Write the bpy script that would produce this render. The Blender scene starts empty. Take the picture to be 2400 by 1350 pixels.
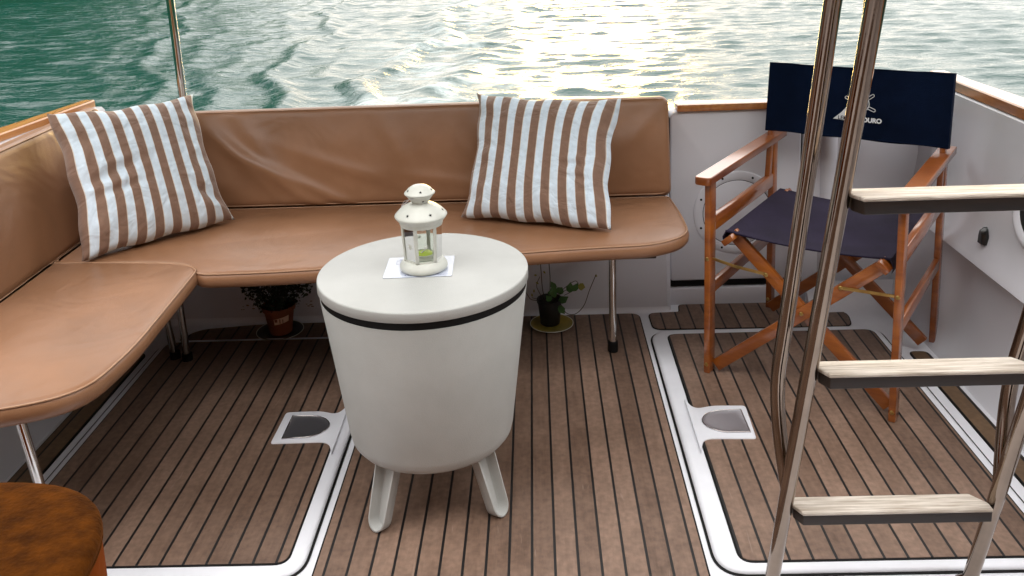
import bpy, bmesh, math, random
import numpy as np
from mathutils import Vector, Matrix
random.seed(7)
S = bpy.context.scene
C = S.collection
# ------------------------------------------------------------------ camera
cam = bpy.data.cameras.new('camera'); cam_o = bpy.data.objects.new('camera', cam); C.objects.link(cam_o)
RX, RY, RZ = (0.99912, 0.01984, -0.03708), (-0.03222, -0.20548, -0.97813), (-0.02703, 0.97846, -0.20466)
cam_o.matrix_world = Matrix(((RX[0], -RY[0], -RZ[0], 0), (RX[1], -RY[1], -RZ[1], 0), (RX[2], -RY[2], -RZ[2], 1.38147), (0, 0, 0, 1)))
cam.sensor_fit = 'HORIZONTAL'; cam.sensor_width = 36; cam.lens = 2148.451 / 2400 * 36
cam.shift_x = 0; cam.shift_y = (247.795 - 675) / 2400
cam.clip_start = 0.05; cam.clip_end = 8000
S.camera = cam_o
# ------------------------------------------------------------------ world, sun, exposure
SUN_EL, SUN_AZ = math.radians(6.5), math.radians(3.2)     # azimuth from +Y towards +X
w = bpy.data.worlds.new('World'); S.world = w; w.use_nodes = True
nt = w.node_tree; nt.nodes.clear()
sky = nt.nodes.new('ShaderNodeTexSky'); sky.sky_type = 'NISHITA'; sky.sun_disc = False
sky.sun_elevation = SUN_EL; sky.sun_rotation = SUN_AZ
sky.air_density = 1.0; sky.dust_density = 1.5; sky.ozone_density = 1.0
bg = nt.nodes.new('ShaderNodeBackground'); bg.inputs[1].default_value = 0.15
wo = nt.nodes.new('ShaderNodeOutputWorld')
haze_mix = nt.nodes.new('ShaderNodeMix'); haze_mix.data_type = 'RGBA'; haze_mix.inputs[0].default_value = .95      # thin bright overcast over the clear sky

geo = nt.nodes.new('ShaderNodeTexCoord'); sz = nt.nodes.new('ShaderNodeSeparateXYZ'); nt.links.new(geo.outputs['Generated'], sz.inputs[0])
zr = nt.nodes.new('ShaderNodeMapRange'); nt.links.new(sz.outputs[2], zr.inputs[0]); zr.inputs[1].default_value = 0; zr.inputs[2].default_value = 1; zr.inputs[3].default_value = 3.9; zr.inputs[4].default_value = 10.5   # an overcast sky is brighter overhead than at the horizon
oc = nt.nodes.new('ShaderNodeMix'); oc.data_type = 'RGBA'; oc.blend_type = 'MULTIPLY'; oc.inputs[0].default_value = 1; oc.inputs[7].default_value = (1.02, 1.0, .975, 1); nt.links.new(zr.outputs[0], oc.inputs[6]); nt.links.new(oc.outputs[2], haze_mix.inputs[7]); nt.links.new(sky.outputs[0], haze_mix.inputs[6]); nt.links.new(haze_mix.outputs[2], bg.inputs[0]); nt.links.new(bg.outputs[0], wo.inputs[0])
sun = bpy.data.lights.new('sun', 'SUN'); sun.energy = 0.5; sun.angle = math.radians(10); sun.color = (1.0, 0.64, 0.16)
sun_o = bpy.data.objects.new('sun', sun); C.objects.link(sun_o)
sd = Vector((math.sin(SUN_AZ) * math.cos(SUN_EL), math.cos(SUN_AZ) * math.cos(SUN_EL), math.sin(SUN_EL)))
sun_o.rotation_euler = sd.to_track_quat('Z', 'Y').to_euler(); sun_o.location = sd * 30
S.view_settings.view_transform = 'Standard'; S.view_settings.look = 'None'
S.view_settings.exposure = 1.62; S.view_settings.gamma = 1.0
S.render.resolution_x, S.render.resolution_y = 1024, 576

# ------------------------------------------------------------------ helpers
def obj(name, verts, faces, mat, parent=None, smooth=False, auto=None):
    me = bpy.data.meshes.new(name); me.from_pydata([tuple(v) for v in verts], [], faces); me.update()
    return link(name, me, mat, parent, smooth, auto)
def link(name, me, mat, parent=None, smooth=False, auto=None):
    bm = bmesh.new(); bm.from_mesh(me); bmesh.ops.recalc_face_normals(bm, faces=bm.faces)
    if auto is not None:
        for e in bm.edges:
            if len(e.link_faces) == 2 and e.calc_face_angle(0) > math.radians(auto): e.smooth = False
        smooth = True
    bm.to_mesh(me); bm.free()
    if smooth: me.polygons.foreach_set('use_smooth', [True] * len(me.polygons))
    o = bpy.data.objects.new(name, me); C.objects.link(o)
    if mat: me.materials.append(mat)
    if parent: o.parent = parent
    return o
def tag(o, label=None, cat=None, group=None, kind=None):
    if label: o['label'] = label
    if cat: o['category'] = cat
    if group: o['group'] = group
    if kind: o['kind'] = kind
    return o
def thing(name, label, cat, loc=(0, 0, 0), rz=0, group=None):
    o = bpy.data.objects.new(name, None); o.empty_display_size = .05; C.objects.link(o)
    o.location = loc; o.rotation_euler = (0, 0, rz)
    return tag(o, label, cat, group)
class G:                                                    # geometry collector
    def __init__(s): s.v = []; s.f = []
    def add(s, v, f, M=None):
        n = len(s.v)
        s.v += [tuple(M @ Vector(p)) if M is not None else tuple(p) for p in v]
        s.f += [tuple(i + n for i in q) for q in f]; return s
    def box(s, a, b, bev=0.0, M=None, seg=2):
        bm = bmesh.new(); bmesh.ops.create_cube(bm, size=1)
        for v in bm.verts: v.co = Vector(((a[i] + b[i]) / 2 + v.co[i] * (b[i] - a[i]) for i in range(3)))
        if bev: bmesh.ops.bevel(bm, geom=bm.edges[:], offset=bev, segments=seg, affect='EDGES', profile=.5)
        bm.verts.index_update()
        s.add([v.co for v in bm.verts], [[v.index for v in f.verts] for f in bm.faces], M); bm.free(); return s
    def loft(s, rings, closed=True, c0=True, c1=True, M=None):
        n = len(rings[0]); v = [p for r in rings for p in r]; f = []
        for i in range(len(rings) - 1):
            for j in range(n if closed else n - 1):
                k = (j + 1) % n
                f.append((i * n + j, i * n + k, (i + 1) * n + k, (i + 1) * n + j))
        if c0: f.append(tuple(range(n))[::-1])
        if c1: f.append(tuple((len(rings) - 1) * n + j for j in range(n)))
        return s.add(v, f, M)
    def lathe(s, prof, n=48, c=(0, 0, 0), c0=True, c1=True, M=None):
        return s.loft([[(c[0] + r * math.cos(2 * math.pi * k / n), c[1] + r * math.sin(2 * math.pi * k / n), c[2] + z) for k in range(n)] for r, z in prof], True, c0, c1, M)
    def tube(s, pts, r, n=12, cap=True, closed=False, M=None):
        pts = [Vector(p) for p in pts]; rr = r if isinstance(r, (list, tuple)) else [r] * len(pts)
        T = []
        for i in range(len(pts)):
            if closed: t = pts[(i + 1) % len(pts)] - pts[i - 1]
            else: t = pts[min(i + 1, len(pts) - 1)] - pts[max(i - 1, 0)]
            T.append(t.normalized())
        a = Vector((0, 0, 1)) if abs(T[0].z) < .9 else Vector((1, 0, 0))
        N = (a - T[0] * a.dot(T[0])).normalized(); rings = []
        for i, p in enumerate(pts):
            N = (N - T[i] * N.dot(T[i])).normalized(); B = T[i].cross(N)
            rings.append([p + (N * math.cos(2 * math.pi * k / n) + B * math.sin(2 * math.pi * k / n)) * rr[i] for k in range(n)])
        if closed: rings.append(rings[0])
        return s.loft(rings, True, cap and not closed, cap and not closed, M)
    def bar(s, p, q, wd, th, side, bev=.002):
        """box from p to q, width wd perpendicular to side, thickness th along side"""
        p, q, side = Vector(p), Vector(q), Vector(side).normalized(); t = (q - p); L = t.length; t.normalize()
        side = (side - t * side.dot(t)).normalized(); up = t.cross(side)
        M = Matrix((( side.x, up.x, t.x, p.x), (side.y, up.y, t.y, p.y), (side.z, up.z, t.z, p.z), (0, 0, 0, 1)))
        return s.box((-th / 2, -wd / 2, 0), (th / 2, wd / 2, L), bev, M)
    def build(s, name, mat, parent=None, smooth=False, auto=None):
        return obj(name, s.v, s.f, mat, parent, smooth, auto)
def rpoly(pts, rad, n=6):
    """round the corners of a closed 2-D polygon"""
    out = []; N = len(pts)
    for i in range(N):
        r = rad[i] if isinstance(rad, (list, tuple)) else rad
        p = Vector(pts[i]); a = Vector(pts[i - 1]) - p; b = Vector(pts[(i + 1) % N]) - p
        if r <= 0: out.append((p.x, p.y)); continue
        la, lb = a.length, b.length; a.normalize(); b.normalize()
        d = min(r, la * .49, lb * .49)
        p0, p1 = p + a * d, p + b * d
        for k in range(n + 1):
            t = k / n; q = p0 * (1 - t) ** 2 + p * 2 * t * (1 - t) + p1 * t * t; out.append((q.x, q.y))
    return out
def ccw(o):
    A = sum(o[i - 1][0] * o[i][1] - o[i][0] * o[i - 1][1] for i in range(len(o)))
    return o if A > 0 else o[::-1]
def inset(o, d):
    N = len(o); out = []
    for i in range(N):
        a = Vector(o[i]) - Vector(o[i - 1]); b = Vector(o[(i + 1) % N]) - Vector(o[i])
        a.normalize(); b.normalize(); na, nb = Vector((-a.y, a.x)), Vector((-b.y, b.x))
        m = na + nb
        if m.length < 1e-4: m = na
        m.normalize(); c = max(.4, m.dot(na)); q = Vector(o[i]) + m * d / c; out.append((q.x, q.y))
    return out
def dense(o, step):
    out = []
    for i in range(len(o)):
        a, b = Vector(o[i]), Vector(o[(i + 1) % len(o)]); n = max(1, int((b - a).length / step))
        for k in range(n): q = a.lerp(b, k / n); out.append((q.x, q.y))
    return out
def prism(g, o, prof, M=None, c0=True, c1=True):
    """prof: list of (inset, z)"""
    o = ccw(o)
    return g.loft([[(x, y, z) for x, y in inset(o, d)] for d, z in prof], True, c0, c1, M)
def rect(x0, y0, x1, y1): return [(x0, y0), (x1, y0), (x1, y1), (x0, y1)]
def axes(o, x, y, z):
    x, y, z = Vector(x), Vector(y), Vector(z)
    return Matrix(((x.x, y.x, z.x, o[0]), (x.y, y.y, z.y, o[1]), (x.z, y.z, z.z, o[2]), (0, 0, 0, 1)))
def rbox(L, H, T, r, nx, nz, ny, disp=None):
    """rounded, finely divided cushion box: X 0..L, Z 0..H, Y 0 (front)..T"""
    bm = bmesh.new(); vd = {}
    def V(i, j, k):
        key = (i, j, k)
        if key not in vd:
            p = Vector((L * i / nx, T * j / ny, H * k / nz))
            q = Vector((min(max(p.x, r), L - r), min(max(p.y, min(r, T / 2)), T - min(r, T / 2)), min(max(p.z, r), H - r)))
            d = p - q
            if d.length > 1e-6:
                m = max(abs(d.x), abs(d.y), abs(d.z)); q = q + d.normalized() * m
            if disp: q = disp(q, p)
            vd[key] = bm.verts.new(q)
        return vd[key]
    F = lambda *a: bm.faces.new(a)
    for i in range(nx):
        for k in range(nz):
            F(V(i, 0, k), V(i + 1, 0, k), V(i + 1, 0, k + 1), V(i, 0, k + 1)); F(V(i, ny, k), V(i, ny, k + 1), V(i + 1, ny, k + 1), V(i + 1, ny, k))
    for i in range(nx):
        for j in range(ny):
            F(V(i, j, 0), V(i, j + 1, 0), V(i + 1, j + 1, 0), V(i + 1, j, 0)); F(V(i, j, nz), V(i + 1, j, nz), V(i + 1, j + 1, nz), V(i, j + 1, nz))
    for j in range(ny):
        for k in range(nz):
            F(V(0, j, k), V(0, j, k + 1), V(0, j + 1, k + 1), V(0, j + 1, k)); F(V(nx, j, k), V(nx, j + 1, k), V(nx, j + 1, k + 1), V(nx, j, k + 1))
    return bm
def bm_obj(bm, name, mat, parent=None, M=None):
    if M is not None: bm.transform(M)
    me = bpy.data.meshes.new(name); bm.to_mesh(me); bm.free()
    return link(name, me, mat, parent, True)

# ------------------------------------------------------------------ materials
def mat(name, col=(.5, .5, .5), rough=.5, metal=0, spec=.5, var=0.0, vscale=6, bump=0.0, bscale=60, stretch=None, col2=None, coat=0, vdet=4, rvar=0, bdet=3, broad=None):
    m = bpy.data.materials.new(name); m.use_nodes = True; n = m.node_tree.nodes; l = m.node_tree.links
    b = n['Principled BSDF']; b.inputs['Base Color'].default_value = (*col, 1); b.inputs['Roughness'].default_value = rough
    b.inputs['Metallic'].default_value = metal; b.inputs['Specular IOR Level'].default_value = spec
    b.inputs['Coat Weight'].default_value = coat; b.inputs['Coat Roughness'].default_value = .15
    tc = n.new('ShaderNodeTexCoord'); mp = n.new('ShaderNodeMapping'); l.new(tc.outputs['Object'], mp.inputs[0])
    if stretch: mp.inputs['Scale'].default_value = stretch
    if var or col2:
        t = n.new('ShaderNodeTexNoise'); t.inputs['Scale'].default_value = vscale; t.inputs['Detail'].default_value = vdet; t.inputs['Roughness'].default_value = .6
        l.new(mp.outputs[0], t.inputs[0]); r = n.new('ShaderNodeValToRGB'); l.new(t.outputs[0], r.inputs[0])
        c2 = col2 or tuple(min(1, c * (1 + var)) for c in col); c1 = col if col2 else tuple(c * (1 - var) for c in col)
        r.color_ramp.elements[0].position = .33; r.color_ramp.elements[1].position = .67
        r.color_ramp.elements[0].color = (*c1, 1); r.color_ramp.elements[1].color = (*c2, 1)
        l.new(r.outputs[0], b.inputs['Base Color']); m['_c'] = 1
        if rvar:
            mr = n.new('ShaderNodeMapRange'); l.new(t.outputs[0], mr.inputs[0]); mr.inputs[1].default_value = .3; mr.inputs[2].default_value = .7
            mr.inputs[3].default_value = max(.02, rough - rvar); mr.inputs[4].default_value = rough + rvar; l.new(mr.outputs[0], b.inputs['Roughness'])
    if bump:
        t = n.new('ShaderNodeTexNoise'); t.inputs['Scale'].default_value = bscale; t.inputs['Detail'].default_value = bdet
        l.new(mp.outputs[0], t.inputs[0]); bp = n.new('ShaderNodeBump'); bp.inputs['Strength'].default_value = bump; bp.inputs['Distance'].default_value = .01
        l.new(t.outputs[0], bp.inputs['Height']); l.new(bp.outputs[0], b.inputs['Normal'])
        if broad:
            t2_ = n.new('ShaderNodeTexNoise'); t2_.inputs['Scale'].default_value = broad[0]; t2_.inputs['Detail'].default_value = 2; t2_.inputs['Distortion'].default_value = 1.2; l.new(mp.outputs[0], t2_.inputs[0])
            b2_ = n.new('ShaderNodeBump'); b2_.inputs['Strength'].default_value = broad[1]; b2_.inputs['Distance'].default_value = .03; l.new(t2_.outputs[0], b2_.inputs['Height']); l.new(bp.outputs[0], b2_.inputs['Normal']); l.new(b2_.outputs[0], b.inputs['Normal'])
    return m
def teak_mat(name, phase, pitch, c1=(.115, .068, .046), c2=(.265, .172, .125)):
    m = bpy.data.materials.new(name); m.use_nodes = True; n = m.node_tree.nodes; l = m.node_tree.links; b = n['Principled BSDF']
    def math_(op, a, bb=None, c=None):
        q = n.new('ShaderNodeMath'); q.operation = op
        for i, x in enumerate((a, bb, c)):
            if x is None: continue
            if isinstance(x, (int, float)): q.inputs[i].default_value = x
            else: l.new(x, q.inputs[i])
        return q.outputs[0]
    tc = n.new('ShaderNodeTexCoord'); sx = n.new('ShaderNodeSeparateXYZ'); l.new(tc.outputs['Object'], sx.inputs[0])
    u = math_('DIVIDE', math_('SUBTRACT', sx.outputs[0], phase), pitch)
    cell = math_('FLOOR', u); fr = math_('FRACT', u)
    dist = math_('ABSOLUTE', math_('SUBTRACT', math_('FRACT', math_('ADD', u, .5)), .5))       # 0 at the seam
    seam = n.new('ShaderNodeMapRange'); l.new(dist, seam.inputs[0]); seam.inputs[1].default_value = .052; seam.inputs[2].default_value = .066; seam.inputs[3].default_value = 1; seam.inputs[4].default_value = 0
    # plank grain: long streaks, a new offset on each plank
    cx = n.new('ShaderNodeCombineXYZ'); l.new(math_('MULTIPLY', sx.outputs[0], 26), cx.inputs[0]); l.new(math_('MULTIPLY', sx.outputs[1], 3.2), cx.inputs[1]); l.new(math_('MULTIPLY', cell, 7.3), cx.inputs[2])
    g = n.new('ShaderNodeTexNoise'); g.inputs['Scale'].default_value = 3; g.inputs['Detail'].default_value = 8; g.inputs['Roughness'].default_value = .7; l.new(cx.outputs[0], g.inputs[0])
    big = n.new('ShaderNodeTexNoise'); big.inputs['Scale'].default_value = 5.5; big.inputs['Detail'].default_value = 5; big.inputs['Roughness'].default_value = .65; l.new(tc.outputs['Object'], big.inputs[0])
    wn = n.new('ShaderNodeTexWhiteNoise'); wn.noise_dimensions = '1D'; l.new(cell, wn.inputs['W'])
    f = math_('ADD', math_('MULTIPLY', g.outputs[0], .35), math_('ADD', math_('MULTIPLY', big.outputs[0], .45), math_('MULTIPLY', wn.outputs[0], .20)))
    r = n.new('ShaderNodeValToRGB'); l.new(f, r.inputs[0]); r.color_ramp.elements[0].position = .32; r.color_ramp.elements[1].position = .68
    r.color_ramp.elements[0].color = (*c1, 1); r.color_ramp.elements[1].color = (*c2, 1)
    # pale scuffs
    vs = n.new('ShaderNodeTexNoise'); vs.inputs['Scale'].default_value = 9; vs.inputs['Detail'].default_value = 2; vs.inputs['Distortion'].default_value = 1.5
    mp = n.new('ShaderNodeMapping'); mp.inputs['Scale'].default_value = (5, .6, 1); mp.inputs['Rotation'].default_value = (0, 0, .35); l.new(tc.outputs['Object'], mp.inputs[0]); l.new(mp.outputs[0], vs.inputs[0])
    sc = n.new('ShaderNodeMapRange'); l.new(vs.outputs[0], sc.inputs[0]); sc.inputs[1].default_value = .70; sc.inputs[2].default_value = .78; sc.inputs[3].default_value = 0; sc.inputs[4].default_value = .5
    fine = n.new('ShaderNodeTexNoise'); fine.inputs['Scale'].default_value = 70; fine.inputs['Detail'].default_value = 3; l.new(tc.outputs['Object'], fine.inputs[0])
    m0 = n.new('ShaderNodeMix'); m0.data_type = 'RGBA'; m0.blend_type = 'MULTIPLY'; m0.inputs[0].default_value = 1.0
    fr_ = n.new('ShaderNodeMapRange'); l.new(fine.outputs[0], fr_.inputs[0]); fr_.inputs[1].default_value = .3; fr_.inputs[2].default_value = .7; fr_.inputs[3].default_value = .82; fr_.inputs[4].default_value = 1.15
    l.new(r.outputs[0], m0.inputs[6]); l.new(fr_.outputs[0], m0.inputs[7])
    m1 = n.new('ShaderNodeMix'); m1.data_type = 'RGBA'; l.new(sc.outputs[0], m1.inputs[0]); l.new(m0.outputs[2], m1.inputs[6]); m1.inputs[7].default_value = (.33, .24, .19, 1)
    m2 = n.new('ShaderNodeMix'); m2.data_type = 'RGBA'; l.new(seam.outputs[0], m2.inputs[0]); l.new(m1.outputs[2], m2.inputs[6]); m2.inputs[7].default_value = (.008, .007, .007, 1)
    l.new(m2.outputs[2], b.inputs['Base Color'])
    b.inputs['Roughness'].default_value = .5; b.inputs['Specular IOR Level'].default_value = .4
    bp = n.new('ShaderNodeBump'); bp.inputs['Strength'].default_value = .5; bp.inputs['Distance'].default_value = .003
    l.new(math_('SUBTRACT', math_('MULTIPLY', g.outputs[0], .3), seam.outputs[0]), bp.inputs['Height']); l.new(bp.outputs[0], b.inputs['Normal'])
    return m
def stripe_mat(name):
    m = bpy.data.materials.new(name); m.use_nodes = True; n = m.node_tree.nodes; l = m.node_tree.links; b = n['Principled BSDF']
    uv = n.new('ShaderNodeUVMap'); uv.uv_map = 'stripe'; sx = n.new('ShaderNodeSeparateXYZ'); l.new(uv.outputs[0], sx.inputs[0])
    mu = n.new('ShaderNodeMath'); mu.operation = 'MULTIPLY'; l.new(sx.outputs[0], mu.inputs[0]); mu.inputs[1].default_value = 8.5
    fr = n.new('ShaderNodeMath'); fr.operation = 'FRACT'; l.new(mu.outputs[0], fr.inputs[0])
    r = n.new('ShaderNodeValToRGB'); l.new(fr.outputs[0], r.inputs[0]); e = r.color_ramp.elements
    tan, white, edge = (.235, .135, .092, 1), (.70, .81, .92, 1), (.70, .62, .54, 1)
    r.color_ramp.interpolation = 'LINEAR'
    e[0].position = 0; e[0].color = tan; e[1].position = .485; e[1].color = tan
    for p, c in ((.497, edge), (.52, edge), (.535, white), (.965, white), (.98, edge), (.992, edge), (1, tan)):
        q = e.new(p); q.color = c
    nz = n.new('ShaderNodeTexNoise'); nz.inputs['Scale'].default_value = 25; nz.inputs['Detail'].default_value = 5; l.new(uv.outputs[0], nz.inputs[0])
    mr = n.new('ShaderNodeMapRange'); l.new(nz.outputs[0], mr.inputs[0]); mr.inputs[1].default_value = .3; mr.inputs[2].default_value = .7; mr.inputs[3].default_value = .9; mr.inputs[4].default_value = 1.06
    mx = n.new('ShaderNodeMix'); mx.data_type = 'RGBA'; mx.blend_type = 'MULTIPLY'; mx.inputs[0].default_value = 1; l.new(r.outputs[0], mx.inputs[6]); l.new(mr.outputs[0], mx.inputs[7])
    l.new(mx.outputs[2], b.inputs['Base Color']); b.inputs['Roughness'].default_value = .85; b.inputs['Sheen Weight'].default_value = .3
    w1 = n.new('ShaderNodeTexNoise'); w1.inputs['Scale'].default_value = 320; l.new(uv.outputs[0], w1.inputs[0])
    w2 = n.new('ShaderNodeTexNoise'); w2.inputs['Scale'].default_value = 7; w2.inputs['Detail'].default_value = 3; w2.inputs['Distortion'].default_value = .8; l.new(uv.outputs[0], w2.inputs[0])
    b1 = n.new('ShaderNodeBump'); b1.inputs['Strength'].default_value = .15; b1.inputs['Distance'].default_value = .002; l.new(w1.outputs[0], b1.inputs['Height'])
    b2 = n.new('ShaderNodeBump'); b2.inputs['Strength'].default_value = .5; b2.inputs['Distance'].default_value = .03; l.new(w2.outputs[0], b2.inputs['Height']); l.new(b1.outputs[0], b2.inputs['Normal'])
    l.new(b2.outputs[0], b.inputs['Normal']); return m
M = {}
M['gel'] = mat('white_gelcoat', (.67, .67, .72), .25, var=.015, vscale=4, bump=.02, bscale=8, rvar=.02)
M['deckwhite'] = mat('white_deck_moulding', (.76, .77, .82), .38, var=.06, vscale=5, bump=.05, bscale=120, rvar=.1)
M['leather'] = mat('tan_upholstery', (.285, .140, .072), .38, var=.13, vscale=3.5, bump=.10, bscale=420, spec=.45, rvar=.10, broad=(4.5, .22))
M['piping'] = mat('tan_piping', (.38, .21, .12), .45, bump=.2, bscale=300)
M['stripes'] = stripe_mat('striped_canvas')
M['plastic'] = mat('offwhite_plastic', (.455, .46, .445), .5, var=.06, vscale=5, bump=.12, bscale=420, spec=.4)
M['black'] = mat('black_rubber', (.005, .005, .005), .6, var=.2, spec=.2)
M['steel'] = mat('polished_steel', (.25, .195, .155), .12, metal=1, var=.10, vscale=14, rvar=.05, bump=.03, bscale=30)
M['chrome'] = mat('bright_chrome', (.66, .64, .62), .1, metal=1, var=.06, vscale=20, rvar=.03)
M['steel2'] = mat('brushed_latch_steel', (.62, .61, .66), .42, metal=1, var=.05, vscale=8)
M['teakC'] = teak_mat('teak_centre', .008, .05)
M['teakL'] = teak_mat('teak_left_hatch', -.600, .0515)
M['teakR'] = teak_mat('teak_right_hatch', .0065, .05)
M['teakO'] = teak_mat('teak_side', .033, .05, (.11, .065, .035), (.18, .11, .06))
M['chairwood'] = mat('orange_varnished_wood', (.20, .046, .004), .34, col2=(.35, .100, .012), vscale=5, stretch=(1, 1, 6), bump=.05, bscale=40, coat=1.0)
M['capwood'] = mat('varnished_rail_wood', (.36, .13, .04), .22, col2=(.52, .22, .07), vscale=6, stretch=(8, 1, 8), coat=.8, bump=.05, bscale=30)
M['canvas'] = mat('navy_canvas', (.003, .008, .026), .9, var=.35, vscale=4, bump=.3, bscale=600, spec=.08)
M['canvas2'] = mat('navy_seat_canvas', (.016, .011, .028), .85, var=.25, vscale=8, bump=.3, bscale=500, spec=.25)
M['brass'] = mat('brass', (.55, .38, .13), .3, metal=1, var=.15, vscale=40)
M['print'] = mat('white_print', (.75, .77, .80), .7)
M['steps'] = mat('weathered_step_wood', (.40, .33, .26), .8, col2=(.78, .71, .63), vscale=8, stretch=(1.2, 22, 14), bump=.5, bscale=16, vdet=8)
M['stepshade'] = mat('shaded_step_edge', (.010, .004, .0015), .6, col2=(.022, .009, .003), vscale=10, stretch=(1, 10, 10))  # step fronts and undersides: their shade is put into a near-black brown
M['suede'] = mat('brown_suede', (.022, .006, .0008), .9, col2=(.085, .024, .002), vscale=24, vdet=8, bump=.3, bscale=80, spec=.04)
M['suede'].node_tree.nodes['Principled BSDF'].inputs['Sheen Weight'].default_value = .15; M['suede'].node_tree.nodes['Principled BSDF'].inputs['Sheen Tint'].default_value = (.8, .3, .08, 1)
M['suedeedge'] = mat('orange_leather_side', (.17, .035, .003), .8, col2=(.24, .055, .006), spec=.05, vscale=8, bump=.2, bscale=60)
M['cream'] = mat('cream_enamel', (.62, .63, .58), .38, var=.05, vscale=30, spec=.5, bump=.03, bscale=60)
M['terracotta'] = mat('terracotta', (.21, .052, .014), .7, var=.2, vscale=20)
M['sticker'] = mat('pale_sticker', (.72, .45, .30), .6)
M['potblack'] = mat('black_pot', (.012, .012, .013), .5, var=.2)
M['leafdark'] = mat('dark_leaves', (.008, .014, .005), .7, col2=(.020, .032, .010), vscale=30)
M['leaf'] = mat('green_leaves', (.04, .11, .03), .5, col2=(.07, .17, .04), vscale=40)
M['leafyellow'] = mat('yellow_leaf', (.28, .26, .05), .6)
M['twig'] = mat('dry_twig', (.06, .045, .03), .8)
M['plateY'] = mat('mustard_plate', (.40, .27, .035), .4, col2=(.20, .17, .03), vscale=12)
M['plateD'] = mat('dark_saucer', (.02, .02, .022), .3, var=.2)
M['rimwhite'] = mat('white_rim', (.7, .68, .62), .4)
M['card'] = mat('white_laminated_card', (.52, .56, .66), .18, var=.04, spec=.6)
M['cardink'] = mat('blue_card_ink', (.16, .18, .34), .3)
M['wax'] = mat('green_wax', (.45, .56, .05), .5)
M['dirt'] = mat('dark_smudge', (.03, .025, .02), .9)
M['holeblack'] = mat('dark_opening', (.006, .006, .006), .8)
g = bpy.data.materials.new('clear_glass'); g.use_nodes = True; nn = g.node_tree.nodes; ll = g.node_tree.links; nn.clear()
o_ = nn.new('ShaderNodeOutputMaterial'); tr = nn.new('ShaderNodeBsdfTransparent'); gl = nn.new('ShaderNodeBsdfGlossy'); gl.inputs['Roughness'].default_value = .03
fz = nn.new('ShaderNodeFresnel'); fz.inputs[0].default_value = 1.45; mxs = nn.new('ShaderNodeMixShader'); tr.inputs[0].default_value = (.90, .93, .89, 1)
ll.new(fz.outputs[0], mxs.inputs[0]); ll.new(tr.outputs[0], mxs.inputs[1]); ll.new(gl.outputs[0], mxs.inputs[2]); ll.new(mxs.outputs[0], o_.inputs[0]); M['glass'] = g
#MORE_MATERIALS

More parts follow.
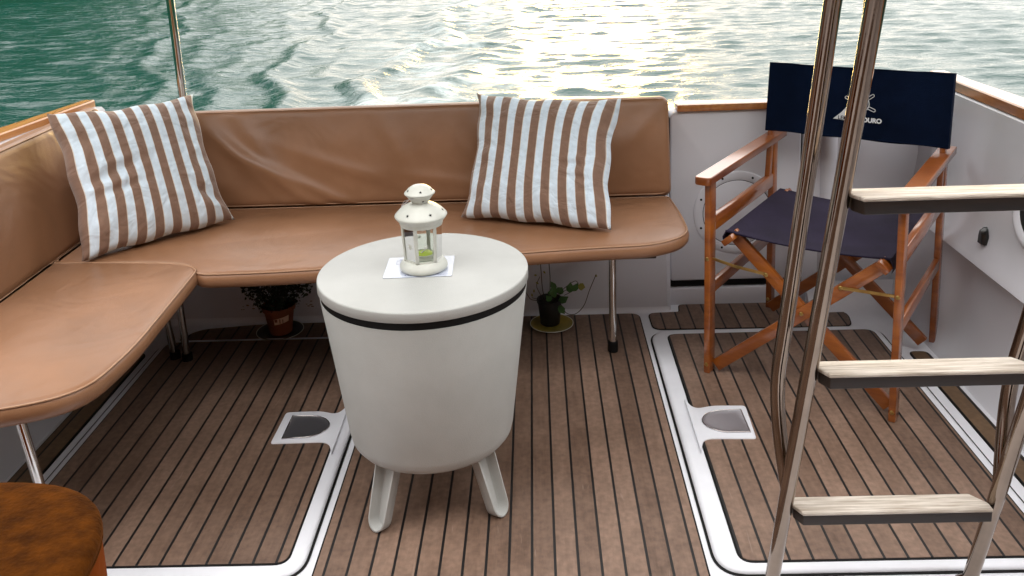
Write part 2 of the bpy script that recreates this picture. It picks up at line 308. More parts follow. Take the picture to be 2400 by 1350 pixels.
# ------------------------------------------------------------------ water: one sheet out to the horizon, finely divided near the stern
WL = -0.72
def axis_pts(lo, hi, step, far, grow):
    a = list(np.arange(lo, hi + 1e-6, step)); s = step; x = hi
    while x < far: s *= grow; x += s; a.append(x)
    s = step; x = lo; b = []
    while x > -far: s *= grow; x -= s; b.append(x)
    return np.array(b[::-1] + a)
def water():
    xs = axis_pts(-11, 9, .055, 4000, 1.12); ys = axis_pts(3.3, 27, .06, 4000, 1.12)
    X, Y = np.meshgrid(xs, ys); rng = np.random.RandomState(3); Z = np.zeros_like(X)
    near = np.exp(-(np.maximum(0, np.hypot(X, Y - 14) - 16) / 14) ** 2)
    # chop: many small directional waves
    chop = np.zeros_like(X); fine = np.zeros_like(X)
    for k in range(26):
        lam = .16 + .5 * rng.rand(); th = rng.normal(1.5, .28); kk = 2 * math.pi / lam
        fine += .0040 * lam * np.sin(kk * (X * math.cos(th) + Y * math.sin(th)) + rng.rand() * 6.28 + 1.1 * np.sin(1.3 * X + .7 * Y + k)) * (1 + .8 * np.sin(.8 * X - .6 * Y + 2 * k))
    for k in range(60):
        lam = .22 * (1.055 ** k) * (.9 + .2 * rng.rand()); th = rng.normal(1.45, .42); kk = 2 * math.pi / lam
        a = .0036 * lam ** .75 * (.6 + .8 * rng.rand()) * (1 if lam < .6 else .38)
        ph = rng.rand() * 6.28
        chop += a * np.sin(kk * (X * math.cos(th) + Y * math.sin(th)) + ph + .6 * np.sin(.9 * X + .5 * Y + k))
    # calmer patch outside the wake on the left, rougher inside
    xe = -3.2 - .13 * (Y - 9)
    inside = 1 / (1 + np.exp(-(X - xe) / .45))
    Z += (chop * (.35 + .80 * inside) + fine * (1.5 - .6 * inside)) * near
    # diverging wake crests on the left
    for (x0, y0, dx, dy, lam, amp, wd) in ((-3.0, 9.0, -.13, 1, .9, .030, .9), (-2.0, 9.5, .02, 1, 1.1, .040, .8), (-4.3, 9, -.32, 1, .8, .018, .8), (-1.0, 11, .10, 1, 1.3, .030, .8)):
        nrm = math.hypot(dx, dy); d = ((X - x0) * dy - (Y - y0) * dx) / nrm + .25 * np.sin(Y * .8 + x0) + .12 * np.sin(Y * 2.1 + 2 * x0)
        ph = 2 * math.pi * d / lam; Z += amp * np.exp(-(d / wd) ** 2) * (np.cos(ph) + .35 * np.cos(2 * ph)) * near
    # transverse swell humps of the wake
    for k in range(26):
        cx, cy = rng.uniform(-8, 8), rng.uniform(7, 25); sx, sy = rng.uniform(.5, 1.4), rng.uniform(.3, .7); ca = rng.uniform(-.4, .4)
        u = (X - cx) * math.cos(ca) + (Y - cy) * math.sin(ca); v = -(X - cx) * math.sin(ca) + (Y - cy) * math.cos(ca)
        Z += rng.uniform(.01, .035) * np.exp(-(u / sx) ** 2 - (v / sy) ** 2)
    Z = Z + WL
    ny, nx = X.shape; me = bpy.data.meshes.new('water')
    me.vertices.add(nx * ny); me.vertices.foreach_set('co', np.stack([X, Y, Z], -1).astype('f4').ravel())
    i = np.arange((ny - 1) * (nx - 1)); r, c = i // (nx - 1), i % (nx - 1); a = r * nx + c
    q = np.stack([a, a + 1, a + 1 + nx, a + nx], 1).astype('i4')
    me.loops.add(q.size); me.loops.foreach_set('vertex_index', q.ravel()); me.polygons.add(len(q))
    me.polygons.foreach_set('loop_start', np.arange(0, q.size, 4, dtype='i4')); me.polygons.foreach_set('loop_total', np.full(len(q), 4, 'i4'))
    me.update(calc_edges=True); me.polygons.foreach_set('use_smooth', [True] * len(q))
    m = bpy.data.materials.new('river_water'); m.use_nodes = True; n = m.node_tree.nodes; l = m.node_tree.links; b = n['Principled BSDF']
    b.inputs['Base Color'].default_value = (.001, .034, .028, 1); b.inputs['Roughness'].default_value = .06; b.inputs['IOR'].default_value = 1.33; b.inputs['Specular IOR Level'].default_value = .5
    tc = n.new('ShaderNodeTexCoord'); prev = None
    for sc, st, dist, sx_, det in ((4.5, .5, .05, (.6, 1.3, 1), 3), (13, .75, .018, (.55, 1.3, 1), 5), (34, .6, .007, (.6, 1.3, 1), 3)):
        mp = n.new('ShaderNodeMapping'); mp.inputs['Scale'].default_value = sx_; l.new(tc.outputs['Object'], mp.inputs[0])
        t = n.new('ShaderNodeTexNoise'); t.inputs['Scale'].default_value = sc; t.inputs['Detail'].default_value = det; t.inputs['Distortion'].default_value = .5; l.new(mp.outputs[0], t.inputs[0])
        bp = n.new('ShaderNodeBump'); bp.inputs['Strength'].default_value = st; bp.inputs['Distance'].default_value = dist; l.new(t.outputs[0], bp.inputs['Height'])
        if prev: l.new(prev, bp.inputs['Normal'])
        prev = bp.outputs[0]
    l.new(prev, b.inputs['Normal']); me.materials.append(m)
    def mt(op, a, bb=None):
        q = n.new('ShaderNodeMath'); q.operation = op
        for i, x in enumerate((a, bb)):
            if x is None: continue
            if isinstance(x, (int, float)): q.inputs[i].default_value = x
            else: l.new(x, q.inputs[i])
        return q.outputs[0]
    sp = n.new('ShaderNodeSeparateXYZ'); l.new(tc.outputs['Object'], sp.inputs[0])
    d = mt('ADD', mt('ADD', sp.outputs[0], 1.55), mt('ADD', mt('MULTIPLY', mt('SUBTRACT', sp.outputs[1], 10), -.03), mt('MULTIPLY', mt('SINE', mt('MULTIPLY', sp.outputs[1], .9)), .35)))
    band = mt('EXPONENT', mt('MULTIPLY', mt('MULTIPLY', d, d), -1.1))
    fn = n.new('ShaderNodeTexNoise'); fn.inputs['Scale'].default_value = 1.6; fn.inputs['Detail'].default_value = 9; fn.inputs['Roughness'].default_value = .68; fn.inputs['Distortion'].default_value = 1.2
    fm = n.new('ShaderNodeMapping'); fm.inputs['Scale'].default_value = (.9, 1.3, 1); l.new(tc.outputs['Object'], fm.inputs[0]); l.new(fm.outputs[0], fn.inputs[0])
    fr = n.new('ShaderNodeMapRange'); l.new(fn.outputs[0], fr.inputs[0]); fr.inputs[1].default_value = .47; fr.inputs[2].default_value = .66
    fo = mt('MULTIPLY', mt('MULTIPLY', band, fr.outputs[0]), .55)
    cm = n.new('ShaderNodeMix'); cm.data_type = 'RGBA'; l.new(fo, cm.inputs[0]); cm.inputs[6].default_value = b.inputs['Base Color'].default_value[:]; cm.inputs[7].default_value = (.62, .68, .68, 1); l.new(cm.outputs[2], b.inputs['Base Color'])
    rm = n.new('ShaderNodeMapRange'); l.new(fo, rm.inputs[0]); rm.inputs[3].default_value = .06; rm.inputs[4].default_value = .6; l.new(rm.outputs[0], b.inputs['Roughness'])
    o = bpy.data.objects.new('water', me); C.objects.link(o); tag(o, kind='structure')
water()
# wooded bank mirrored on the left; unseen rest added to block sky light
def hills():
    rng = np.random.RandomState(5); az = np.radians(np.linspace(-314, 4, 320)); V = []; F = []
    rows = 16; n = len(az)
    for r in range(rows):
        t = r / (rows - 1)
        for a in az:
            d = math.degrees(a); hgt = 80 * min(1, max(0, (-d - 13) / 14)) ** .8 * min(1, max(0, (d + 314) / 16)) ** .8 + 3
            hgt *= 1 + .45 * min(1, max(0, (-d - 22) / 8)); hgt *= 1 + .12 * math.sin(d * .35) + .06 * math.sin(d * .9)
            R0 = 95 + 18 * math.sin(d * .11) + 130 * t + rng.uniform(-2, 2)
            z = WL - .5 + hgt * math.sin(t * math.pi / 2) * (1 + rng.uniform(-.05, .05))
            V.append((R0 * math.sin(a), R0 * math.cos(a), z))
    for r in range(rows - 1):
        for i in range(n - 1): F.append((r * n + i, r * n + i + 1, (r + 1) * n + i + 1, (r + 1) * n + i))
    m = mat('wooded_slope', (.006, .030, .012), .95, col2=(.020, .060, .018), vscale=.12, vdet=8, spec=.1)
    tag(obj('hills', V, F, m, smooth=True), kind='structure')
hills()

# ------------------------------------------------------------------ cockpit floor
def panel(name, outline, z0, material, parent, border=.004, th=.0035):
    g = G(); prism(g, inset(ccw(outline), -border), [(0, z0), (0, z0 + th - .0015), (.001, z0 + th - .001)]); k = g.build(name + '_caulk_border', M['black'], parent)
    g = G(); prism(g, outline, [(0, z0 + .001), (0, z0 + th), (.001, z0 + th + .0006)]); return g.build(name, material, parent)
g = G(); g.box((-1.47, -1.6, -.10), (1.235, 3.12, 0)); floor = tag(g.build('deck', M['deckwhite']), kind='structure')
panel('teak_panel', rpoly(rect(-.514, -.40, .330, 2.987), .035), 0, M['teakC'], floor)
panel('teak_panel', rpoly([(.368, 2.862), (1.02, 2.850), (1.035, 2.93), (1.01, 3.045), (.482, 3.050), (.474, 2.990), (.366, 2.988)], [.03, .03, .02, .02, .015, .01, .03]), 0, M['teakR'], floor)
panel('teak_panel', rpoly([(-1.245, 2.866), (-.56, 2.862), (-.56, 2.980), (-1.0, 2.975), (-1.20, 2.945)], [.02, .02, .02, .05, .04]), 0, M['teakL'], floor)
panel('teak_panel', rpoly([(-1.390, .2), (-1.318, .2), (-1.318, 2.77), (-1.378, 2.80), (-1.386, 2.6)], [.02, .02, .02, .02, .05]), 0, M['teakO'], floor)
panel('teak_panel', rpoly([(1.134, .2), (1.192, .2), (1.186, 2.66), (1.134, 2.66)], .02), 0, M['teakO'], floor)
g = G(); rc = .04                                              # rounded coves where the floor meets the walls
def cove(g, p0, p1, nrm, r):
    a = [];
    for k in range(9):
        t = math.pi / 2 * k / 8; o = r - r * math.sin(t); z = r - r * math.cos(t)
        a.append((o, z))
    ring = lambda P: [(P[0] + nrm[0] * o, P[1] + nrm[1] * o, z + .0005) for o, z in a] + [(P[0] - nrm[0] * .01, P[1] - nrm[1] * .01, 0), ]
    g.loft([ring(p0), ring(p1)])
cove(g, (-1.36, 3.0), (.44, 3.0), (0, -1), .02)
cove(g, (.92, 3.02), (1.22, 3.02), (0, -1), .09)
g.build('cove', M['deckwhite'], floor, auto=40)

def hatch(label, x0, y0, x1, y1, tx0, ty0, tx1, ty1, tm, pad, d_shape, name_group):
    t = thing('deck_hatch', label, 'deck hatch', ((x0 + x1) / 2, (y0 + y1) / 2, 0), group=name_group); cx, cy = t.location.x, t.location.y
    sh = lambda o: [(a - cx, b - cy) for a, b in o]
    fo = rpoly(rect(x0, y0, x1, y1), .07, 10)
    g = G(); o = ccw(sh(inset(ccw(fo), -.006))); g.loft([[(x, y, z) for x, y in inset(o, d)] for d, z in ((0, .0005), (0, .003), (.0095, .003))], c0=False, c1=False); g.build('gasket', M['black'], t)
    g = G(); prism(g, sh(fo), [(0, .0), (0, .006), (.003, .0095), (.008, .0115), (.014, .012)]); g.build('frame', M['deckwhite'], t, auto=50)
    me = panel('teak_panel', rpoly(rect(tx0, ty0, tx1, ty1), .03), .012, tm, t)
    for o in t.children:
        if o.name.startswith('teak_panel'): o.location = (-cx, -cy, 0)
    if True:                                                   # keep seam phase in deck coordinates: move geometry, not texture
        pass
    g = G(); prism(g, sh(pad), [(0, .010), (0, .0182), (.0008, .0194), (.0018, .0198)]); pd = g.build('latch_pad', M['deckwhite'], t, auto=50)
    g = G(); D = ccw(sh(d_shape)); g.loft([[(x, y, z) for x, y in inset(D, d)] for d, z in ((-.002, .0195), (-.002, .0215), (.0015, .0220), (.0035, .0212), (.006, .0205), (.016, .0203), (.030, .0206))]); lh = g.build('latch_handle', M['steel2'], pd, auto=60)
    g = G(); g.tube([(x, y, .0218) for x, y in D], .0016, 8, closed=True); g.build('handle_rim', M['chrome'], pd, smooth=True)
    return t
def dee(xr, xs, yc, h):                                        # flat side at xs, round side towards xr
    s = 1 if xr > xs else -1; o = [(xs, yc - h), (xs, yc + h)]
    L = abs(xr - xs); r = L * .62
    for k in range(1, 14):
        a = math.pi / 2 - math.pi * k / 14; o.append((xs + s * (L - r + r * math.cos(a)), yc + h * math.sin(a)))
    return o
padL = rpoly([(-.566, 2.150), (-.584, 2.205), (-.640, 2.205), (-.742, 2.203), (-.740, 2.358), (-.640, 2.362), (-.590, 2.340), (-.566, 2.40)], [0, .03, .03, .008, .012, .04, .03, 0])
padR = rpoly([(.391, 2.120), (.408, 2.180), (.455, 2.180), (.545, 2.176), (.553, 2.338), (.460, 2.342), (.410, 2.325), (.391, 2.38)], [0, .03, .03, .008, .012, .04, .03, 0])
hatch('left hatch of the deck, teak planks in a white frame beside the bench', -1.286, 1.705, -.540, 2.855, -1.261, 1.742, -.578, 2.825, M['teakL'], padL, dee(-.600, -.715, 2.278, .056), 'deck hatches')
hatch('right hatch of the deck, teak planks in a white frame under the folding chair', .352, 1.695, 1.094, 2.835, .404, 1.722, 1.066, 2.795, M['teakR'], padR, dee(.420, .535, 2.258, .056), 'deck hatches')

# ------------------------------------------------------------------ hull walls
def wall_loft(name, secs, label, cat, m=None):
    g = G(); g.loft(secs); return tag(g.build(name, m or M['gel'], None, auto=35), label, cat)
def lsec(y, k=0):
    t = .10 * (y - 2.79)                                        # the side tapers in towards the stern
    p = [(-1.402, -.9), (-1.402, 0), (-1.405, .05), (-1.43, .30), (-1.50, .70), (-1.515, .775), (-1.525, .785), (-1.655, .785), (-1.672, .77), (-1.68, .60), (-1.66, -.9)]
    return [(x + t * max(0, min(1, z / .5)), y, z) for x, z in p]
lw = wall_loft('side_wall', [lsec(y) for y in (-1.6, 0, 1.2, 2.0, 2.5, 3.0, 3.06)], 'white left side wall of the boat behind the bench', 'boat wall')
g = G()                                                        # wooden cap rail on it
def capsec(xi, xo, y, z0, z1):
    b = .004; return [(xi, y, z0), (xi, y, z1 - b), (xi - math.copysign(b, xi - xo), y, z1), (xo + math.copysign(b, xi - xo), y, z1), (xo, y, z1 - b), (xo, y, z0)]
g.loft([capsec(-1.548 + .10 * (y - 2.79) - dx, -1.60 + .12 * (y - 2.79) - dw, y, .783, .808) for y, dx, dw in ((-1.5, 0, .06), (1.5, 0, .06), (2.2, 0, .05), (2.5, 0, .035), (2.65, 0, .008), (2.9, 0, 0), (3.05, 0, 0), (3.07, .004, -.004))])
g.build('cap_rail', mat('lit_varnished_wood', (.52, .20, .04), .25, col2=(.66, .30, .08), vscale=6, stretch=(8, 1, 8), coat=.6), lw, auto=40)  # left rail: brighter copy of the rail wood, strong light put into its colour
def rsec(y, rec):
    k = .045 * rec
    p = [(1.206, -.9), (1.206, 0), (1.208 + .3 * k, .02), (1.218 + k, .08), (1.240 + k, .22), (1.250 + k, .30), (1.249 + .7 * k, .325), (1.243, .345), (1.250, .362), (1.268, .385), (1.285, .45), (1.305, .58), (1.325, .70), (1.336, .765), (1.346, .775),
         (1.47, .775), (1.485, .76), (1.49, .6), (1.47, -.9)]
    return [(x, y, z) for x, z in p]
rw = wall_loft('side_wall', [rsec(y, r) for y, r in ((-1.6, 1), (0, 1), (1.2, 1), (2.0, 1), (2.45, 1), (2.60, 1), (2.66, .95), (2.70, .7), (2.735, .15), (2.76, 0), (3.0, 0), (3.20, 0))], 'white right side wall of the boat with a moulded ledge and oval opening', 'boat wall')
g = G(); g.loft([capsec(1.338, 1.39 + dw, y, .775, .808 + dz) for y, dz, dw in ((-1.5, 0, .03), (2.0, 0, .03), (2.6, 0, .02), (3.0, 0, 0), (3.1, 0, 0))]); g.build('cap_rail', M['capwood'], rw, auto=40)
# oval opening with a raised rim
def oval(cy, cz, a, h, n=40, x0=0):
    o = []
    for k in range(n):
        t = 2 * math.pi * k / n; c, s = math.cos(t), math.sin(t)
        o.append((cy + (a - h) * (1 if c > 0 else -1) + h * c if a > h else cy + a * c, cz + h * s))
    return o
def wx(z): return 1.285 + (z - .45) * .154
g = G(); cy, cz = 2.235, .575
def oring(a, h, off): return [(wx(z) - off, y, z) for y, z in oval(cy, cz, a, h)]
g.loft([oring(.200, .118, -.004), oring(.196, .114, .006), oring(.188, .106, .012), oring(.178, .096, .012), oring(.170, .088, .006), oring(.166, .084, .0025)], c0=False, c1=False); rim = g.build('opening_rim', M['gel'], rw, auto=50)
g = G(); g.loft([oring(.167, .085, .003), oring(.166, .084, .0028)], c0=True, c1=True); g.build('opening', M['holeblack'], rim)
# small black hook
hk = thing('coat_hook', 'small black plastic hook on the right side wall above the ledge', 'hook', (wx(.42) - .002, 2.525, .425))
g = G(); o = [(-.016, -.022), (.016, -.022), (.013, .005), (.006, .024), (0, .029), (-.006, .024), (-.013, .005)]
g.loft([[(-.0, a, b) for a, b in o], [(-.012, a * .95, b * .97) for a, b in o], [(-.020, a * .7, b * .8 - .002) for a, b in o]]); g.build('hook_body', mat('glossy_black_plastic', (.01, .01, .011), .2), hk, auto=30)
# transom behind the bench
g = G()
def tsec(x):
    p = [(3.16, -.9), (3.16, .70), (3.145, .715), (3.055, .715), (3.045, .70), (3.005, .10), (3.0, .03), (3.0, -.9)]
    return [(x, y, z) for y, z in p]
g.loft([tsec(x) for x in (-1.56, -1.0, 0, .30, .432)] + [[(.447, y - (.0 if i < 4 else -.015), z - (0 if z < .6 else .015)) for i, (_, y, z) in enumerate(tsec(0))]])
tw = tag(g.build('transom_wall', M['gel'], None, auto=30), 'white stern wall of the boat behind the long bench cushion', 'boat wall')
g = G(); random.seed(4)
for k in range(26):
    a = random.uniform(-1.07, -.80); z = .055 + random.gauss(0, .008) + (.03 if random.random() < .2 else 0); g.lathe([(random.uniform(.001, .004), 0), (.0005, .0012)], 6, M=axes((a, 3.0005, z), (1.6, 0, 0), (0, 0, .6), (0, -1, 0)))
g.build('rust_stain', mat('rusty_stain', (.20, .14, .08), .9), tw)
g = G(); g.box((.905, 3.075, -.9), (1.345, 3.16, .70), .012); g.box((1.0, 3.060, .0), (1.30, 3.08, .69), .008)
g.lathe([(.028, .012), (.028, .66), (.02, .68)], 20, c=(1.0, 3.075, 0))
t2 = tag(g.build('transom_wall', M['gel'], None, auto=30), 'short white stern wall right of the gate, behind the folding chair', 'boat wall')
g = G(); g.box((.93, 3.050, .703), (1.335, 3.13, .728), .004); g.build('cap_rail', M['capwood'], t2, auto=30)
# gate in the transom
gt = thing('transom_gate', 'white stern gate with round inspection plate and wooden top rail, behind the folding chair', 'gate', (.683, 3.06, 0))
def gl(x, y, z): return (x - .683, y - 3.06, z)
g = G(); o = rpoly([(.453, .088), (.900, .088), (.900, .703), (.453, .703)], [.012, .012, .01, .03])
g.loft([[(x - .683, yy, z) for x, z in inset(ccw(o), d)] for d, yy in ((.0, .07), (0, .006), (.003, .001), (.007, 0))]); g.build('panel', M['gel'], gt, auto=50)
g = G(); g.box(gl(.474, 3.045, .7035), gl(.885, 3.115, .728), .004); g.build('cap_rail', M['capwood'], gt, auto=30)
g = G(); g.box(gl(.452, 3.066, .066), gl(.915, 3.12, .090), .001); g.box(gl(.9005, 3.068, .09), gl(.9045, 3.12, .70)); g.box(gl(.4475, 3.068, .09), gl(.4525, 3.12, .68)); g.build('shadow_gap_seal', M['black'], gt)  # bottom box paints the shadow gap under the gate; side boxes are seams
g = G(); g.box(gl(.447, 3.056, -.02), gl(.93, 3.13, .062), .008); g.build('sill', M['gel'], gt, auto=30)
Mp = axes((.0, 0, .337), (1, 0, 0), (0, 0, 1), (0, -1, 0))
g = G(); g.lathe([(.150, 0), (.150, .003), (.146, .006), (.121, .0075), (.119, .006), (.119, .001)], 72, M=Mp, c1=False); pl = g.build('inspection_plate', M['gel'], gt, auto=50)
g = G(); g.lathe([(.119, .0008), (.1165, .0008), (.1165, .0045), (.114, .006), (.0, .007)], 72, M=Mp, c0=False, c1=False); g.lathe([(.026, .0068), (.024, .009), (.018, .009), (.016, .0068)], 32, c=(-.02, -.085, 0), M=Mp, c0=False, c1=False); g.build('plate_cover', M['gel'], pl, auto=50)
g = G(); g.lathe([(.1192, .0035), (.1166, .0035)], 72, M=Mp, c0=False, c1=False); g.build('plate_gap', M['black'], pl)
for k in range(8):
    a = math.radians(22.5 + 45 * k); g = G(); g.lathe([(.0042, .006), (.004, .0082), (.0, .0086)], 12, c=(.135 * math.cos(a), .135 * math.sin(a), 0), M=Mp, c1=False); g.build('screw', M['black'], pl, auto=30)

# ------------------------------------------------------------------ corner bench
sofa = thing('corner_bench', 'L-shaped bench with tan leather cushions on thin steel legs at the stern', 'bench', (-.5, 2.7, 0)); SO = Vector(sofa.location)
def off(p): return (p[0] - SO.x, p[1] - SO.y, p[2])
def seat(o, ztop, zbot, name='seat_cushion'):
    o = dense(ccw(o), .03)
    cushion = [(.026, zbot), (.010, zbot + .004), (.002, zbot + .014), (0, zbot + .028), (.002, ztop - .012), (.007, ztop - .005), (.014, ztop - .0015), (.022, ztop + .0005)]
    g = G(); g.loft([[off((x, y, z)) for x, y in inset(o, d)] for d, z in cushion]); c = g.build(name, M['leather'], sofa, auto=75)
    g = G(); g.tube([off((x, y, ztop - .0042)) for x, y in inset(o, .0062)], .0028, 6, closed=True); g.build('piping', M['piping'], c, smooth=True)
    return c
left = rpoly([(-1.40, 1.60), (-1.09, 1.62), (-.940, 1.690), (-.918, 1.88), (-.940, 2.372), (-1.04, 2.412), (-1.30, 2.436), (-1.40, 2.436)], [.03, .1, .08, .15, .05, .06, .05, .01], 8)
seat(left, .462, .412)
rear = rpoly([(-1.40, 2.440), (-1.10, 2.424), (-.985, 2.400), (-.945, 2.318), (-.70, 2.322), (-.30, 2.378), (.05, 2.432), (.33, 2.452), (.437, 2.53), (.440, 2.72), (.428, 2.90), (-1.40, 2.90)], [.01, .05, .05, .05, .2, .2, .2, .10, .09, .1, .02, .01], 8)
seat(rear, .458, .410)
# backrests
def fold(q, p):
    d = 0
    if p.y < .001:
        x, z = p.x, p.z
        env = math.sin(math.pi * min(1, max(0, z / .31)))
        d += .010 * env                                        # crown
        for cx, cz, ang, L, wd, a in ((.50, .20, -.95, .16, .030, .007), (.80, .12, -.35, .22, .02, .005), (1.10, .08, -.15, .25, .02, .004), (1.74, .2, .9, .14, .02, .004), (.55, .10, -.62, .22, .022, .012), (.66, .07, -.45, .20, .018, .009), (.44, .16, -.8, .2, .025, .010), (.95, .2, -1.1, .12, .03, .004), (1.25, .2, -1.2, .12, .035, .004), (1.62, .16, .5, .16, .03, .006), (1.55, .10, .45, .16, .02, .005), (.30, .12, -.5, .15, .03, .006)):
            u = (x - cx) * math.cos(ang) + (z - cz) * math.sin(ang); v = -(x - cx) * math.sin(ang) + (z - cz) * math.cos(ang)
            d += a * math.exp(-(u / L) ** 2 - (v / wd) ** 2)
    return Vector((q.x, q.y - d, q.z))
bm = rbox(1.855, .332, .075, .028, 190, 46, 8, fold)
lean = math.radians(13); Mb = Matrix.Translation(Vector(off((-1.420, 2.888, .456)))) @ Matrix.Rotation(-lean, 4, 'X')
bc = bm_obj(bm, 'back_cushion', M['leather'], sofa, Mb)
def seam_path(L, H, r, ins=.004):
    o = rpoly(rect(.006, .006, L - .006, H - .008), r, 8); return dense(o, .05)
g = G(); g.tube([Mb @ Vector((x, .0045 if z < .3 else .006, z)) for x, z in rpoly(rect(.012, .01, 1.843, .323), .035, 8)], .0022, 6, closed=True); g.build('piping', M['piping'], bc, smooth=True)
bm = rbox(1.42, .365, .095, .028, 120, 36, 8, lambda q, p: Vector((q.x, q.y - (.008 * math.sin(math.pi * min(1, max(0, p.z / .33))) if p.y < .001 else 0), q.z)))
Ml = Matrix.Translation(Vector(off((-1.388, 1.58, .450)))) @ Matrix.Rotation(math.pi / 2, 4, 'Z') @ Matrix.Rotation(-math.radians(13.5), 4, 'X')
bl = bm_obj(bm, 'back_cushion', M['leather'], sofa, Ml)
g = G(); g.tube([Ml @ Vector((x, .0055, z)) for x, z in rpoly(rect(.012, .01, 1.408, .356), .035, 8)], .0022, 6, closed=True); g.build('piping', M['piping'], bl, smooth=True)
g = G(); g.box(off((-1.39, 1.7, .395)), off((-1.08, 2.42, .411)), .003); g.box(off((-1.39, 2.50, .395)), off((.33, 2.99, .409)), .003); g.build('seat_board', mat('dark_bench_board', (.05, .035, .028), .7), sofa, auto=30)
for (x, y, tx, ty) in ((.218, 2.711, .221, 2.705), (-1.150, 2.700, -1.155, 2.69), (-1.195, 2.715, -1.225, 2.69), (-1.120, 1.815, -1.162, 1.80)):
    g = G(); g.tube([off((x, y, .012)), off((tx, ty, .408))], .0115, 16); lg = g.build('leg', M['chrome'], sofa, auto=40)
    g = G(); g.lathe([(.016, 0), (.017, .004), (.016, .034), (.012, .036)], 16, c=off((x, y, .0045))); g.build('foot', M['black'], lg, auto=40)

# ------------------------------------------------------------------ striped pillows
def pillow(name, label, BL, BR, TL, TR, thick, seed, dents=(), bow=.10):
    BL, BR, TL, TR = map(Vector, (BL, BR, TL, TR)); Nn = (BR - BL).cross(TL - BL).normalized(); size = (BR - BL).length
    n = 64; rng = random.Random(seed); bm = bmesh.new(); uvl = bm.loops.layers.uv.new('stripe'); grid = [{}, {}]
    ph = [rng.uniform(0, 6.28) for _ in range(12)]
    for s in (0, 1):
        for i in range(n + 1):
            for j in range(n + 1):
                if s == 1 and (i in (0, n) or j in (0, n)): grid[1][i, j] = grid[0][i, j]; continue
                a, b = i / n * 2 - 1, j / n * 2 - 1
                # the sides bow inwards between the pointed corners
                pa = a * (1 - bow * (1 - abs(b) ** 2.6) * (.9 + .1 * math.sin(3 * b + ph[0]))); pb = b * (1 - bow * (1 if b > 0 else .25) * (1 - abs(a) ** 2.6) * (.9 + .1 * math.sin(3 * a + ph[1])))
                e = (1 - a ** 4) * (1 - b ** 4); h = thick / 2 * max(0, e) ** .45 * (1 - .12 * (a * a + b * b))
                ed = max(abs(a), abs(b)); wr = 0
                for k, (f1, amp) in enumerate(((8, .0045), (14, .0035), (23, .0020))):   # gathers that run in from the seams
                    wr += amp * math.sin(f1 * b + ph[2 + k] + a) * max(0, (abs(a) - .55) / .45) * (1 - abs(a)) * 5
                    wr += amp * math.sin(f1 * a + ph[5 + k] + b) * max(0, (abs(b) - .55) / .45) * (1 - abs(b)) * 5
                if s == 0:
                    for (da, db, ang, L, wd, am) in dents:
                        u_ = (a - da) * math.cos(ang) + (b - db) * math.sin(ang); v_ = -(a - da) * math.sin(ang) + (b - db) * math.cos(ang)
                        wr += (-am * math.exp(-(u_ / L) ** 2 - (v_ / wd) ** 2) + am * .5 * math.exp(-(u_ / L) ** 2 - ((v_ - wd * 1.5) / wd) ** 2)) * (1 - ed ** 6)
                s_, t_ = (pa + 1) / 2, (pb + 1) / 2
                p = (BL * (1 - s_) + BR * s_) * (1 - t_) + (TL * (1 - s_) + TR * s_) * t_ + Nn * ((h + wr) * (1 if s == 0 else -1))
                p += (BR - BL) / size * (.0035 * math.sin(9 * b + ph[9]) * abs(a) ** 4) + Vector((0, 0, 1)) * (.0035 * math.sin(9 * a + ph[10]) * abs(b) ** 4)
                grid[s][i, j] = bm.verts.new(p)
    for s in (0, 1):
        for i in range(n):
            for j in range(n):
                q = [(i, j), (i + 1, j), (i + 1, j + 1), (i, j + 1)]
                if s: q = q[::-1]
                f = bm.faces.new([grid[s][k] for k in q]); f.smooth = True
                for lp, k in zip(f.loops, q): lp[uvl].uv = (k[0] / n + .02, k[1] / n)
    o = bpy.data.objects.new(name, bpy.data.meshes.new(name)); C.objects.link(o)
    bm.to_mesh(o.data); bm.free(); o.data.materials.append(M['stripes']); return tag(o, label, 'pillow')
P1 = pillow('throw_pillow', 'brown and white striped pillow standing at the right part of the bench', (-.243, 2.705, .470), (.208, 2.541, .468), (-.191, 2.925, .817), (.264, 2.775, .811), .155, 3,
            dents=((.62, -.15, .1, .25, .05, .009), (.70, -.35, -.1, .2, .04, .007), (-.8, .3, 1.2, .3, .06, .004)))
P2 = pillow('throw_pillow', 'brown and white striped pillow leaning in the left corner of the bench', (-1.297, 2.412, .470), (-.967, 2.739, .470), (-1.447, 2.615, .858), (-1.134, 2.945, .837), .155, 9,
            dents=((-.55, -.05, .25, .45, .07, .012), (-.45, -.28, .1, .35, .05, .009), (.78, -.62, -.7, .3, .07, .016), (-.85, -.6, 1.3, .3, .06, .007)))

